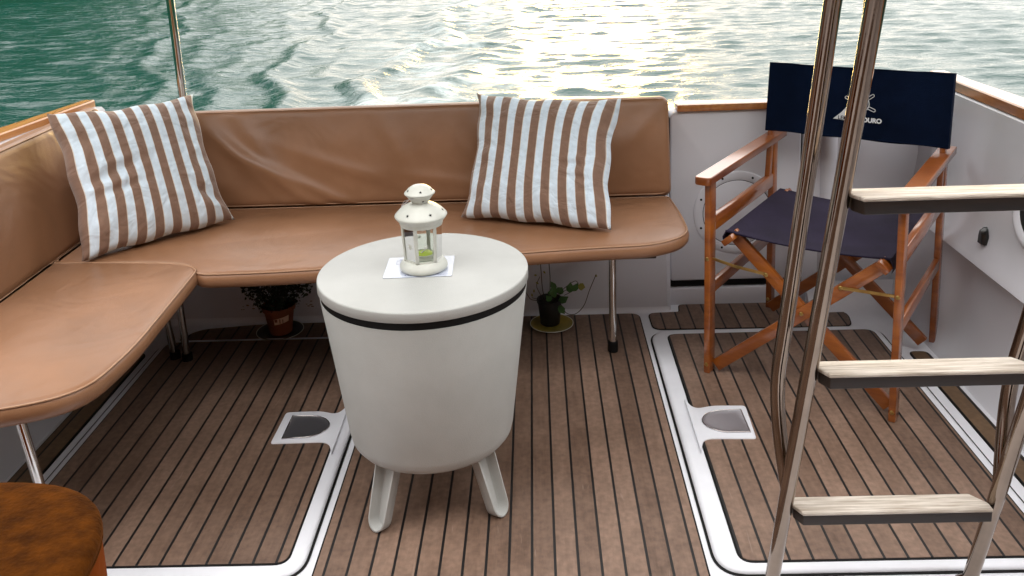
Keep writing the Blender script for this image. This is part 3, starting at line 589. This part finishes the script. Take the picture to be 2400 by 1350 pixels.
# ------------------------------------------------------------------ round cool-box table
CX, CY = -.2804, 2.034
ct = thing('cooler_table', 'round off-white plastic drum table with a flat lid and black band', 'table', (CX, CY, 0))
g = G(); g.lathe([(.0, .146), (.14, .146), (.172, .1475), (.186, .153), (.1945, .164), (.1985, .182), (.2430, .5265), (.2425, .528)], 128, c0=False, c1=True); g.build('body', M['plastic'], ct, auto=50)
g = G(); g.lathe([(.2415, .5285), (.2420, .529), (.2428, .5455), (.240, .546)], 128); g.build('black_band', M['black'], ct, auto=40)
g = G(); g.lathe([(.243, .5465), (.2470, .5470), (.2476, .5480), (.2476, .5665), (.2470, .5690), (.2455, .5702), (.2435, .5704), (.2415, .5699), (.230, .5696), (.0, .5696)], 128, c1=False); g.build('lid', M['plastic'], ct, auto=50)
for az in (-124, -38, 52, 142):
    a = math.radians(az); er = Vector((math.cos(a), math.sin(a), 0)); et = Vector((-math.sin(a), math.cos(a), 0))
    top = er * .166 + Vector((0, 0, .17)); bot = er * .222 + Vector((0, 0, .0062)); ax = (top - bot).normalized(); nr = et.cross(ax).normalized()
    if nr.dot(er) < 0: nr = -nr
    L = (top - bot).length; wt, wb = .030, .025; o = [(wt, L), (-wt, L)]
    HB = .030
    o += [(-wb * math.cos(t), HB - HB * math.sin(t)) for t in [math.pi / 2 * k / 8 for k in range(9)]] + [(wb * math.sin(t), HB - HB * math.cos(t)) for t in [math.pi / 2 * k / 8 for k in range(1, 9)]]
    o = ccw(o); F = lambda d, z: [tuple(bot + et * x + ax * y + nr * z) for x, y in inset(o, d)]
    g = G(); g.loft([F(.008, -.034), F(.003, -.030), F(0, -.010), F(0, -.001), F(.0015, 0), F(.0035, 0), F(.0045, -.002), F(.007, -.020), F(.011, -.026)]); g.build('leg', M['plastic'], ct, auto=50)

# ------------------------------------------------------------------ lantern, card, tealight
LX, LY = -.2785, 2.036; ZT = .5702
card = thing('card', 'white laminated card with blue print lying under the lantern', 'card', (-.290, 2.046, ZT), math.radians(1.5))
g = G(); prism(g, rpoly(rect(-.080, -.064, .080, .064), .004), [(0, 0), (0, .0008), (.0005, .0010)]); cb = g.build('sheet', M['card'], card)
g = G(); random.seed(11)
for k in range(14): 
    x = -.030 + k * .0064; 
    if random.random() < .88: g.box((x, -.0545, .00105), (x + random.uniform(.002, .0048), -.0505 + random.uniform(-.001, .001), .0014))
g.build('print_line', M['cardink'], card); g = G(); g.box((-.052, .045, .00105), (-.034, .049, .0014)); g.box((-.058, .018, .00105), (-.0572, .040, .0014)); g.box((-.0572, .0392, .00105), (-.040, .040, .0014)); g.box((-.0572, .018, .00105), (-.040, .0188, .0014))
for k in range(4): g.box((-.050 + k * .003, .024 + k * .002, .00105), (-.0485 + k * .003, .034 - k * .001, .0014))
g.build('print_mark', M['cardink'], card); g = G()
for k in range(9): g.box((.045 + k * .0035, -.0545, .00105), (.047 + k * .0035, -.0515, .0014))
g.build('print_line', M['cardink'], card)
ln = thing('lantern', 'small cream metal lantern with star cut-outs on the round table', 'lantern', (LX, LY, ZT + .0015))
g = G(); g.lathe([(.0, .0), (.050, .0), (.055, .002), (.0565, .006), (.056, .011), (.0525, .017), (.0485, .022), (.0475, .0235), (.0, .0235)], 64, c0=False, c1=False); g.build('base', M['cream'], ln, auto=50)
hexa = [math.radians(60 * k + 18) for k in range(6)]
RB, RT = .0445, .0485; zb, zt = .0235, .112
def hp(a, r, z): return Vector((r * math.cos(a), r * math.sin(a), z))
for k in range(6):
    a, b = hexa[k], hexa[(k + 1) % 6]; A0, B0, A1, B1 = hp(a, RB, zb), hp(b, RB, zb), hp(a, RT, zt), hp(b, RT, zt)
    u = (B0 - A0).normalized(); nn_ = hp((a + b) / 2, 1, 0); nn_.normalize()
    g = G(); W = .0052
    for s0, s1, t0, t1 in (((A0), (A0 + u * W), A1, A1 + u * W), ((B0 - u * W), B0, B1 - u * W, B1)):
        g.loft([[s0 - nn_ * .0008, s1 - nn_ * .0008, s1 + nn_ * .0008, s0 + nn_ * .0008], [t0 - nn_ * .0008, t1 - nn_ * .0008, t1 + nn_ * .0008, t0 + nn_ * .0008]])
    for p, q, d in ((A0, B0, (A1 - A0).normalized()), (A1, B1, (A0 - A1).normalized())):
        g.loft([[p - nn_ * .0008, p - nn_ * .0008 + d * .004, p + nn_ * .0008 + d * .004, p + nn_ * .0008], [q - nn_ * .0008, q - nn_ * .0008 + d * .004, q + nn_ * .0008 + d * .004, q + nn_ * .0008]])
    fr = g.build('pane_frame', M['cream'], ln)
    h = nn_ * .0015; g = G(); g.add([A0 - h + u * .003, B0 - h - u * .003, B1 - h - u * .003, A1 - h + u * .003], [(0, 1, 2, 3)]); pn = g.build('pane', M['glass'], fr)
    g = G(); c0 = (A0 + B0 + A1 + B1) / 4 + (A1 - A0) * -.05 - nn_ * .0012; up = (A1 - A0).normalized()
    for q in range(8):
        aa = math.pi * q / 8; d = (u * math.cos(aa) + up * math.sin(aa)) * (.0075 if q % 2 == 0 else .005); g.bar(c0 - d, c0 + d, .0005, .0004, nn_, 0)
    g.build('etched_star', M['cream'], pn)
roofp = [(.040, .108), (.049, .109), (.0505, .113), (.0500, .117), (.0535, .121), (.0600, .1285), (.0615, .1315), (.0605, .134), (.057, .138), (.050, .1455), (.040, .153), (.030, .158), (.022, .1605), (.0185, .162)]
g = G(); g.lathe(roofp, 64, c0=False, c1=True); rf = g.build('roof', M['cream'], ln, auto=60)
topp = [(.0175, .1605), (.0195, .164), (.0275, .1745), (.0325, .1815), (.0355, .1835), (.0360, .1855), (.0345, .1875), (.0325, .1885), (.027, .1955), (.018, .2015), (.008, .2045), (.0, .2052)]
g = G(); g.lathe(topp, 48, c0=False, c1=False); tp = g.build('finial', M['cream'], ln, auto=60)
def star(g, prof, z, az, r, tilt_r):
    a = math.radians(az)
    for i in range(len(prof) - 1):
        (r0, z0), (r1, z1) = prof[i], prof[i + 1]
        if min(z0, z1) <= z <= max(z0, z1) and abs(z1 - z0) > 1e-6:
            f = (z - z0) / (z1 - z0); rr = r0 + (r1 - r0) * f; t = Vector((r1 - r0, 0, z1 - z0)).normalized(); break
    n2 = Vector((t.z, 0, -t.x)); n2 = n2 if n2.x > 0 or n2.z > 0 else -n2
    R3 = Matrix.Rotation(a, 3, 'Z'); P = R3 @ Vector((rr, 0, z)); N3 = R3 @ n2; T3 = R3 @ t; S3 = N3.cross(T3)
    pts = []
    for k in range(10):
        q = r if k % 2 == 0 else r * .42; w_ = math.pi / 2 + k * math.pi / 5; pts.append(P + N3 * .0005 + T3 * (math.sin(w_) * q) + S3 * (math.cos(w_) * q))
    g.add(pts + [P + N3 * .0007], [(k, (k + 1) % 10, 10) for k in range(10)])
for pr_, z_, r_, azs, pa_ in ((roofp, .1435, .0048, (-118, -58, -4, 56, 116, 176), rf), (topp, .1935, .0042, (-78, -150, -10, 60, 130), tp), (topp, .170, .0040, (-66, 20, 110, 200), tp)):
    for az in azs: g = G(); star(g, pr_, z_, az, r_, 0); g.build('star_cutout', M['holeblack'], pa_)
g = G(); g.tube([(-.010, -.030, .1795), (-.022, -.024, .176), (-.036, .000, .166), (-.046, .02, .150), (-.050, .03, .14), (-.044, .036, .146), (-.02, .034, .166), (.008, .031, .1795)], .0009, 6); g.build('handle', M['steel2'], ln, auto=40)
tl = thing('tealight', 'round tealight with green wax and a white wick inside the lantern', 'candle', (LX + .003, LY - .002, ZT + .0015 + .0237))
g = G(); g.lathe([(.019, 0), (.021, .001), (.021, .010), (.0245, .0125), (.0255, .015), (.0245, .0152), (.0215, .0125), (.0195, .011), (.0195, .006), (.0, .006)], 40, c0=True, c1=False); g.build('cup', M['cream'], tl, auto=50)
g = G(); g.lathe([(.019, .005), (.019, .014), (.014, .0175), (.0, .019)], 32, c1=False); g.build('wax', M['wax'], tl, auto=50)
g = G(); g.bar((-.006, -.010, .018), (.005, -.004, .026), .003, .0012, (0, 0, 1), 0); g.build('wick', M['rimwhite'], tl)

# ------------------------------------------------------------------ director's chair
FL = Vector((.492, 2.546)); ang = math.atan2(-.5516, .8341); ux, bx = Vector((.8341, -.5516)), Vector((.5516, .8341))
ctr = FL + ux * .262 + bx * .26
ch = thing('folding_chair', 'wooden director style folding chair with navy canvas seat and back', 'chair', (ctr.x, ctr.y, .0165), ang)
def L3(x, b, z): return Vector((x - .262, b - .26, z - .0165 if z > .02 else 0))
def cpart(name, m, f, parent=ch, auto=40, smooth=False): g = G(); f(g); return g.build(name, m, parent, auto=auto)
WS = .524
for side, x in ((0, .0), (1, WS)):
    s = 1 if side == 0 else -1
    cpart('leg', M['chairwood'], lambda g: g.box(L3(x - .0095, -.020, .0), L3(x + .0095, .022, .612), .003))
    cpart('leg', M['chairwood'], lambda g: g.box(L3(x - .0095, .515, .0), L3(x + .0095, .555, .612), .003))
    def arm(g):
        o = rpoly([(x - .024, -.064), (x + .024, -.064), (x + .024, .60), (x - .024, .60)], [.016, .016, .003, .003], 6)
        prism(g, [(a - .262, b - .26) for a, b in o], [(.0015, .6125 - .0165), (0, .6145 - .0165), (0, .6335 - .0165), (.002, .6355 - .0165)])
    cpart('armrest', M['chairwood'], arm)
    cpart('side_rail', M['chairwood'], lambda g: g.box(L3(x - .0095, .0225, .455), L3(x + .0095, .5145, .500), .003))
    cpart('side_rail', M['chairwood'], lambda g: g.box(L3(x - .0085, .0225, .262), L3(x + .0085, .5145, .298), .003))
    cpart('back_post', M['chairwood'], lambda g: g.bar(L3(x, .486, .49), L3(x, .5455, .862), .026, .016, (1, 0, 0), .003))
def xl(b, x0, z0, x1, z1): return lambda g: g.bar(L3(x0, b, z0), L3(x1, b, z1), .036, .017, (0, 1, 0), .0025)
for b0, b1 in ((.012, .030), (.488, .470)):
    cpart('cross_leg', M['chairwood'], xl(b0, .018, .035, .492, .452)); cpart('cross_leg', M['chairwood'], xl(b1, .506, .035, .056, .455))
for x, rt in ((.060, -.72), (.482, .72)):
    R_ = Matrix.Translation(L3(x, 0, .444)) @ Matrix.Rotation(rt, 4, 'Y')
    cpart('seat_rail', M['chairwood'], lambda g: g.box((-.019, -.020, -.009), (.019, .505, .009), .003, M=R_))
def seatcloth(g):
    n, k = 28, 10; V = []; F = []
    prof = [(.040, .425), (.036, .446), (.045, .464)] + [(.045 + (.497 - .045) * i / n, .4665 - .016 * math.sin(math.pi * i / n) ** .8) for i in range(1, n)] + [(.497, .464), (.506, .446), (.502, .425)]
    for dz in (0, -.003):
        for j in range(k + 1):
            b = .004 + (.478 - .004) * j / k
            for i, (x, z) in enumerate(prof):
                xx = x + (.002 if i < 3 else -.002 if i > len(prof) - 4 else 0) * (dz != 0)
                V.append(L3(xx, b, z + dz + .003 * math.sin(b * 22 + x * 5) * math.sin(math.pi * (x - .04) / .46) ** 2))
    m_ = len(prof); N1 = (k + 1) * m_
    for j in range(k):
        for i in range(m_ - 1):
            a = j * m_ + i; F += [(a, a + 1, a + 1 + m_, a + m_), (N1 + a, N1 + a + m_, N1 + a + m_ + 1, N1 + a + 1)]
    for i in range(m_ - 1): F += [(i, N1 + i, N1 + i + 1, i + 1), (k * m_ + i, k * m_ + i + 1, N1 + k * m_ + i + 1, N1 + k * m_ + i)]
    for j in range(k): a = j * m_; F += [(a, a + m_, N1 + a + m_, N1 + a)]; a += m_ - 1; F += [(a, N1 + a, N1 + a + m_, a + m_)]
    g.add(V, F); g.tube([L3(x, .006, z + .0005) for x, z in prof[2:-2]], .0028, 6)
cpart('seat', M['canvas2'], seatcloth, auto=60)
bt = Vector((0, .058, .365)).normalized()
def bp_(x, t, d=0):                                            # point on the back canvas: x across, t height along the posts
    base = L3(x, .5125, .648); n_ = Vector((0, -bt.z, bt.y)); return base + bt * t + n_ * d
def backcloth(g):
    n, k = 40, 14; V = []; F = []
    for s in (0, 1):
        for j in range(k + 1):
            for i in range(n + 1):
                x = -.016 + .556 * i / n; t = .226 * j / k; e = abs(i / n * 2 - 1)
                d = .0175 - .006 * (1 - e ** 8) + .0012 * math.sin(14 * x + 9 * t) if s == 0 else -.006 + .001 * math.sin(14 * x)
                d = d if s == 0 else (-.0165 if e > .9 else .0085)
                tt = t + .0015 * math.sin(x * 30) * (j in (0, k)) - .004 * (1 - e * e) * (j == k)
                V.append(bp_(x, tt, d))
    N1 = (n + 1) * (k + 1)
    for j in range(k):
        for i in range(n):
            a = j * (n + 1) + i; F += [(a, a + 1, a + n + 2, a + n + 1), (N1 + a, N1 + a + n + 1, N1 + a + n + 2, N1 + a + 1)]
    for i in range(n): a = k * (n + 1) + i; F += [(i, N1 + i, N1 + i + 1, i + 1), (a, a + 1, N1 + a + 1, N1 + a)]
    for j in range(k): a = j * (n + 1); F += [(a, a + n + 1, N1 + a + n + 1, N1 + a)]; a += n; F += [(a, N1 + a, N1 + a + n + 1, a + n + 1)]
    g.add(V, F)
    for t in (.004, .222): g.tube([bp_(-.012 + .548 * i / 20, t, .016 if i in (0, 1, 19, 20) else .012) for i in range(21)], .0022, 6)
bcl = cpart('backrest', M['canvas'], backcloth, auto=50)
# sail and ship's wheel emblem with its lettering
def P(x, t): return bp_(x, t, .0138)
ex, et_ = .272, .060
def emblem(g):
    A = [(-.073, -.003), (.0, -.006), (-.006, .088)]
    o = [(-.073, -.001), (-.048, .022), (-.028, .048), (-.014, .073), (-.006, .095), (.0, .097), (.0, -.005)]
    g.add([P(ex + x, et_ + y) for x, y in o] + [P(ex + x, et_ + y) - Vector((0, -.0006, 0)) for x, y in o], [tuple(range(7)), tuple(range(7, 14))[::-1]])
    cx_, cy_, r = .006, .052, .027
    g.tube([P(ex + cx_ + r * math.cos(t), et_ + cy_ + r * math.sin(t)) for t in [2 * math.pi * k / 36 for k in range(36)]], .0013, 6, closed=True)
    for k in range(6):
        a = math.radians(60 * k + 38); c, s_ = math.cos(a), math.sin(a); o = []
        for q in range(18):
            t = 2 * math.pi * q / 18; u_ = .036 + (.010 if math.cos(t) > 0 else -.006) + .004 * math.cos(t); v_ = .0042 * math.sin(t); o.append(P(ex + cx_ + u_ * c - v_ * s_, et_ + cy_ + u_ * s_ + v_ * c))
        g.tube(o, .0011, 5, closed=True)
cpart('emblem', M['print'], emblem, parent=bcl)
def text(s, x, t, size, m, bold=0.0):
    cu = bpy.data.curves.new('t', 'FONT'); cu.body = s; cu.size = size; cu.offset = bold; cu.extrude = .0
    to = bpy.data.objects.new('t', cu); C.objects.link(to); bpy.context.view_layer.update()
    me = bpy.data.meshes.new_from_object(to.evaluated_get(bpy.context.evaluated_depsgraph_get())); bpy.data.objects.remove(to)
    wdt = max(v.co.x for v in me.vertices)
    for v in me.vertices: v.co = bp_(x + v.co.x, t + v.co.y, .0150)
    o = bpy.data.objects.new('lettering', me); C.objects.link(o); me.materials.append(m); o.parent = bcl; return wdt
w1 = text('LEME', ex - .058, et_ - .001, .0165, M['canvas'], .0002)
text('DOURO', ex + .002, et_ - .003, .0195, M['print'], .0010)
# brass straps and bolts
def strap(g, p, q): g.bar(p, q, .009, .002, (0, 1, 0), .0005)
cpart('strap', M['brass'], lambda g: (g.bar(L3(.0, -.004, .378), L3(.08, -.006, .366), .009, .002, (0, 1, 0), .0004), g.bar(L3(.08, -.006, .366), L3(.168, -.0, .358), .009, .002, (0, 1, 0), .0004)))
cpart('strap', M['brass'], lambda g: strap(g, L3(.372, -.0, .360), L3(.524, -.004, .368)))
for (x, b, z) in ((0, -.0205, .378), (.524, -.0205, .372), (.170, -.006, .358), (.374, -.001, .360), (.270, .001, .260), (0, -.0205, .045), (.524, -.0205, .045), (.0, .51, .05)):
    Mx = Matrix.Translation(L3(x, b, z)) @ Matrix.Rotation(math.pi / 2, 4, 'X')
    cpart('bolt', M['brass'], lambda g: g.lathe([(.0062, -.001), (.0060, .0012), (.0035, .0028), (.0, .0030)], 12, M=Mx, c1=False))

# ------------------------------------------------------------------ ladder
ld = thing('ladder', 'steel ladder with three weathered wooden steps standing at the right', 'ladder', (.65, 1.65, 0))
lo = lambda v: Vector(v) - Vector((.65, 1.65, 0))
T0, T1 = Vector((.487, 1.310, 1.262)), Vector((.4485, 1.655, .0))
dirn = (T0 - T1); DX = Vector((.402, 0, 0))
def at_z(z): return T1 + dirn * (z / T0.z)
perp = Vector((0, dirn.z, -dirn.y)).normalized()              # aft of the ladder plane
for sx in (0, 1):
    d = DX * sx; HBX = Vector((.038 * sx, 0, 0)); g = G(); g.tube([lo(T1 + d + dirn * .012), lo(T1 + d + dirn * 1.75)], .0145, 24); g.build('stile', M['steel'], ld, auto=60)
    g = G(); hb = perp * .085 + Vector((-.024, 0, 0)) + HBX; pts = [at_z(2.05) + hb, at_z(1.2) + hb * 1.12, at_z(.60) + hb]
    z0, z1 = .52, .385
    for k in range(0, 13):
        t = k / 12; a = at_z(z0) + hb; b = at_z(.43) + hb; c = at_z(.36) + hb * .55; e = at_z(.28)
        pts.append(a * (1 - t) ** 3 + b * 3 * t * (1 - t) ** 2 + c * 3 * t * t * (1 - t) + e * t ** 3)
    g.tube([lo(p + d) for p in pts], .0140, 20); g.build('handrail', M['steel'], ld, auto=60)
    g = G(); g.lathe([(.026, 0), (.026, .004), (.018, .010), (.0145, .012)], 24, c=tuple(lo(T1 + d + Vector((0, 0, .004))))); g.build('foot_flange', M['steel'], ld, auto=40)
for z in (.241, .578, .929):
    c = at_z(z) + Vector((.014, 0, 0)); x0, x1 = c.x, c.x + .402 - .028
    g = G(); o = [(x0 + .014, c.y - .024), (x1 - .001, c.y - .024), (x1 - .001, c.y - .004), (x1 - .026, c.y + .026), (x0 + .004, c.y + .026), (x0 + .001, c.y + .0)]
    o = rpoly([tuple(lo((a, b, 0)))[:2] for a, b in o], .003, 3)
    prism(g, o, [(.001, z - .007), (0, z - .006), (0, z - .002), (.002, z)]); st = g.build('step', M['steps'], ld, auto=50)
    g = G(); prism(g, inset(ccw(o), .001), [(.002, z - .029), (0, z - .027), (0, z - .0075)]); g.build('step_underside', M['stepshade'], st, auto=50)

# ------------------------------------------------------------------ stanchions
def stanchion(label, base, top, r=.0135):
    t = thing('stanchion', label, 'pole', base); B = Vector(base); D = Vector(top) - B
    g = G(); g.tube([(0, 0, .0), tuple(D)], r, 20); g.build('pole', M['chrome'], t, auto=60)
    g = G(); g.lathe([(.032, 0), (.032, .004), (.018, .008), (.015, .02)], 24); g.build('base_flange', M['steel'], t, auto=40)
stanchion('slim steel pole rising from the stern behind the left pillow', (-1.222, 3.09, .716), (-1.245, 3.09, 1.905))
stanchion('slim steel pole at the stern behind the ladder and folding chair', (1.112, 3.11, .729), (1.148, 3.11, 1.905))

# ------------------------------------------------------------------ potted plants
def saucer(label, x, y, r, m, z=.0046):
    t = thing('saucer', label, 'saucer', (x, y, z)); n = 48
    g = G(); g.lathe([(.0, 0), (r * .62, 0), (r * .75, .002), (r * .985, .009), (r * .97, .0095), (r * .72, .0045), (r * .6, .0035), (.0, .0035)], n, c0=False, c1=False); g.build('dish', m, t, auto=50)
    g = G(); g.tube([(r * .985 * math.cos(2 * math.pi * k / 48), r * .985 * math.sin(2 * math.pi * k / 48), .0095) for k in range(48)], .0013, 6, closed=True); g.build('rim', M['rimwhite'], t, smooth=True)
saucer('mustard yellow saucer with a white rim under the black pot', .027, 2.906, .074, M['plateY'])
saucer('dark saucer with a thin pale rim under the terracotta pot', -.905, 2.905, .080, M['plateD'])
pp = thing('potted_plant', 'sparse twiggy plant with a few green leaves in a black pot', 'plant', (.022, 2.916, .0085))
g = G(); g.lathe([(.0, 0), (.030, 0), (.033, .003), (.0405, .078), (.043, .079), (.0435, .090), (.040, .090), (.037, .078), (.0, .076)], 40, c0=False, c1=False); g.build('pot', M['potblack'], pp, auto=50)
def bez(pts, n=10):
    out = []
    P_ = [Vector(p) for p in pts]
    for i in range(len(P_) - 1):
        p0, p1, p2, p3 = P_[max(i - 1, 0)], P_[i], P_[i + 1], P_[min(i + 2, len(P_) - 1)]
        for k in range(n):
            t = k / n; out.append(.5 * ((2 * p1) + (p2 - p0) * t + (2 * p0 - 5 * p1 + 4 * p2 - p3) * t * t + (3 * p1 - p0 - 3 * p2 + p3) * t ** 3))
    return out + [P_[-1]]
g = G()
for pts, r in (([(-.01, 0, .07), (-.022, 0, .12), (-.026, .0, .20), (-.03, 0, .33)], .0014), ([(0, 0, .07), (.004, 0, .16), (.002, .0, .22), (.003, 0, .33)], .0014), ([(-.012, 0, .07), (-.035, .0, .115), (-.042, 0, .14), (-.03, 0, .17)], .0011),
               ([(-.02, 0, .08), (-.05, 0, .085), (-.065, 0, .09), (-.078, -.005, .115)], .0012), ([(-.01, 0, .085), (-.045, 0, .09), (-.06, 0, .095)], .0009),
               ([(.01, 0, .07), (.035, -.01, .075), (.055, -.02, .045), (.085, -.03, .045), (.115, -.03, .075), (.135, -.03, .13), (.158, -.03, .185)], .0013),
               ([(.01, 0, .08), (.04, -.01, .12), (.07, -.01, .145), (.09, -.01, .155), (.098, -.01, .14), (.08, -.01, .12), (.05, 0, .10)], .0011), ([(.01, 0, .08), (.05, 0, .115), (.07, 0, .12), (.075, 0, .115)], .001)):
    g.tube(bez(pts), r, 6)
g.build('stems', M['twig'], pp, auto=60)
def leafgeo(g, c, d, up, L, W):
    c, d, up = Vector(c), Vector(d).normalized(), Vector(up); s = d.cross(up).normalized(); up = s.cross(d)
    V = [c]; m = 5
    rows = [(0, 0, 0), (.25, .8, .1), (.55, 1, .05), (.8, .6, -.05), (1, 0, -.15)]
    g.add([c, c + d * L * .25 + s * W * .4 + up * L * .06, c + d * L * .25, c + d * L * .25 - s * W * .4 + up * L * .06, c + d * L * .6 + s * W * .5 + up * L * .05, c + d * L * .6 - up * .0, c + d * L * .6 - s * W * .5 + up * L * .05, c + d * L - up * L * .12],
          [(0, 1, 2), (0, 2, 3), (1, 4, 5, 2), (2, 5, 6, 3), (4, 7, 5), (5, 7, 6)])
random.seed(21); g = G()
for c, d, L, W in (((.018, -.02, .10), (-.2, -.3, 1), .05, .024), ((.022, -.02, .13), (-.5, -.2, 1), .035, .02), ((.03, -.02, .085), (.6, -.4, .5), .045, .026), ((.035, -.015, .11), (.3, -.3, 1), .03, .02), ((.005, -.02, .09), (-.4, -.5, .7), .035, .022),
                   ((.03, -.025, .075), (.5, -.5, -.6), .035, .024), ((.068, -.015, .115), (.1, -.2, 1), .04, .028), ((.080, -.015, .12), (.4, -.2, .8), .035, .022), ((.02, -.02, .12), (.5, -.1, .4), .03, .02), ((0, -.02, .11), (.1, -.2, .8), .02, .015)):
    leafgeo(g, c, d, (0, -1, .3), L, W)
g.build('leaves', M['leaf'], pp, smooth=False)
g = G(); leafgeo(g, (.096, -.02, .142), (1, -.1, -.25), (0, -1, .2), .026, .026); leafgeo(g, (.154, -.03, .183), (.6, 0, -.6), (0, -1, .2), .010, .007)
for c in ((-.03, 0, .215), (-.018, 0, .19), (-.04, 0, .175), (-.045, 0, .15), (-.052, 0, .125), (-.078, 0, .115), (-.060, 0, .11), (.012, 0, .30)): leafgeo(g, c, (random.uniform(-1, 1), -.3, random.uniform(-1, .5)), (0, -1, .2), .012, .006)
g.build('dry_leaves', M['leafyellow'], pp)
bp2 = thing('potted_plant', 'bushy small leaved dark plant in a terracotta pot with a pale sticker', 'plant', (-.902, 2.905, .0085))
g = G(); g.lathe([(.0, 0), (.036, 0), (.038, .002), (.050, .083), (.056, .085), (.057, .100), (.053, .100), (.048, .085), (.0, .084)], 40, c0=False, c1=False); pt = g.build('pot', M['terracotta'], bp2, auto=50)
g = G(); V = []; 
for k in range(9):
    a = math.radians(-98 + 62 * k / 8)
    for z in (.044, .066): r = .0385 + .0118 * (z / .083) + .0012; V.append((r * math.cos(a), r * math.sin(a), z + .008 * k / 8))
g.add(V, [(2 * k, 2 * k + 2, 2 * k + 3, 2 * k + 1) for k in range(8)]); sk = g.build('sticker', M['sticker'], pt)
g = G()
for (a0, a1, z0, z1) in ((-95, -84, .055, .066), (-76, -72, .05, .066), (-64, -61, .05, .064)):
    A = [math.radians(a0), math.radians(a1)]; V = []
    for a in A:
        for z in (z0, z1): r = .0385 + .0118 * (z / .083) + .0018; V.append((r * math.cos(a), r * math.sin(a), z))
    g.add(V, [(0, 2, 3, 1)])
g.build('sticker_print', M['terracotta'], sk)
random.seed(5); g = G(); gt_ = G()
for k in range(34):
    a = random.uniform(0, 6.28); r = random.uniform(.02, .105); zt_ = random.uniform(.20, .385); r *= .6 + .4 * min(1, (zt_ - .1) / .2)
    if zt_ < .27: r = random.uniform(.06, .112)
    gt_.tube(bez([(random.uniform(-.02, .02), random.uniform(-.02, .02), .08), (r * .5 * math.cos(a), r * .5 * math.sin(a), .14 + .3 * (zt_ - .14)), (r * math.cos(a), r * math.sin(a), zt_)], 5), .0012, 4)
gt_.build('stems', M['twig'], bp2, auto=60)
for k in range(5200):
    while True:
        x, y, z = random.uniform(-.118, .118), random.uniform(-.085, .095), random.uniform(.085, .395)
        rr = .055 + .075 * min(1, max(0, (z - .085) / .10)); rr *= 1 + .14 * math.sin(4 * math.atan2(y, x) + 9 * z) + .07 * math.sin(23 * z + x * 30)
        q = math.hypot(x, y * 1.2) / rr
        if q < 1 and random.random() < .25 + .75 * q: break
    leafgeo(g, (x, y, z), (random.uniform(-1, 1), random.uniform(-1, 1), random.uniform(-.6, 1)), (random.uniform(-1, 1), random.uniform(-1, 1), 1), random.uniform(.008, .015), random.uniform(.006, .010))
g.build('foliage', M['leafdark'], bp2)

# ------------------------------------------------------------------ stool in the near left corner
sx0, sx1, sy0, sy1, SH = -1.22, -.712, .86, 1.425, .435
sl = thing('stool', 'brown suede box stool with rounded corners in the near left corner', 'stool', ((sx0 + sx1) / 2, (sy0 + sy1) / 2, 0)); scx, scy = sl.location.x, sl.location.y
o = rpoly([(sx0 - scx, sy0 - scy), (sx1 - scx, sy0 - scy), (sx1 - scx, sy1 - scy), (sx0 - scx, sy1 - scy)], [.16, .16, .24, .24], 14)
g = G(); prism(g, o, [(.014, .02), (.008, .03), (.001, .2), (0, SH - .03), (.001, SH - .022)]); g.build('side', M['suedeedge'], sl, auto=50)
g = G(); prism(g, o, [(-.001, SH - .022), (-.004, SH - .014), (-.003, SH - .006), (.001, SH + .001), (.008, SH + .006), (.018, SH + .0095), (.035, SH + .012), (.06, SH + .0135)]); tpm = g.build('top', M['suede'], sl, auto=50)
g = G(); g.tube([(x, y, SH - .022) for x, y in inset(ccw(o), -.0005)], .0030, 8, closed=True); g.build('piping', M['suede'], sl, smooth=True)

# ------------------------------------------------------------------ hard top over the stern on the poles; unseen, widened and darkened for shade
ht = thing('hardtop', 'unseen dark grey roof that shades the stern cockpit, held up by the slim poles', 'roof', (-.1, 2.6, 1.90))
g = G(); prism(g, rpoly(rect(-1.75, -.62, 1.70, .95), .15), [(.02, 0), (0, .02), (0, .05), (.03, .07)]); g.build('canopy', mat('grey_canopy', (.10, .10, .11), .8, var=.1), ht, auto=40)
# ------------------------------------------------------------------ unseen cabin front added to shade the cockpit and show in the polished tubes
cab = thing('cabin', 'unseen brown wooden cabin front with a doorway, added to shade the cockpit', 'cabin', (-.1, -.5, 0))
g = G(); g.box((-1.55, -.06, 0), (-.42, .0, 1.95), .01); g.box((.42, -.06, 0), (1.45, .0, 1.95), .01); g.box((-.42, -.06, 1.80), (.42, .0, 1.95), .01); g.box((-1.75, -2.0, 1.95), (1.7, 1.15, 2.03), .02); g.box((-1.55, -1.9, 0), (-1.50, -.06, 1.95)); g.box((1.40, -1.9, 0), (1.45, -.06, 1.95)); g.box((-1.5, -1.95, 0), (1.45, -1.9, 1.95))
g.build('wall', mat('cabin_wood', (.16, .07, .03), .35, col2=(.26, .12, .05), vscale=4, stretch=(6, 6, 1)), cab, auto=40)
g = G(); g.box((-.42, -.05, 0), (.42, -.01, 1.80), .005); g.build('door', mat('cabin_door_wood', (.10, .045, .02), .3, var=.2, vscale=4, stretch=(6, 6, 1)), cab, auto=40)
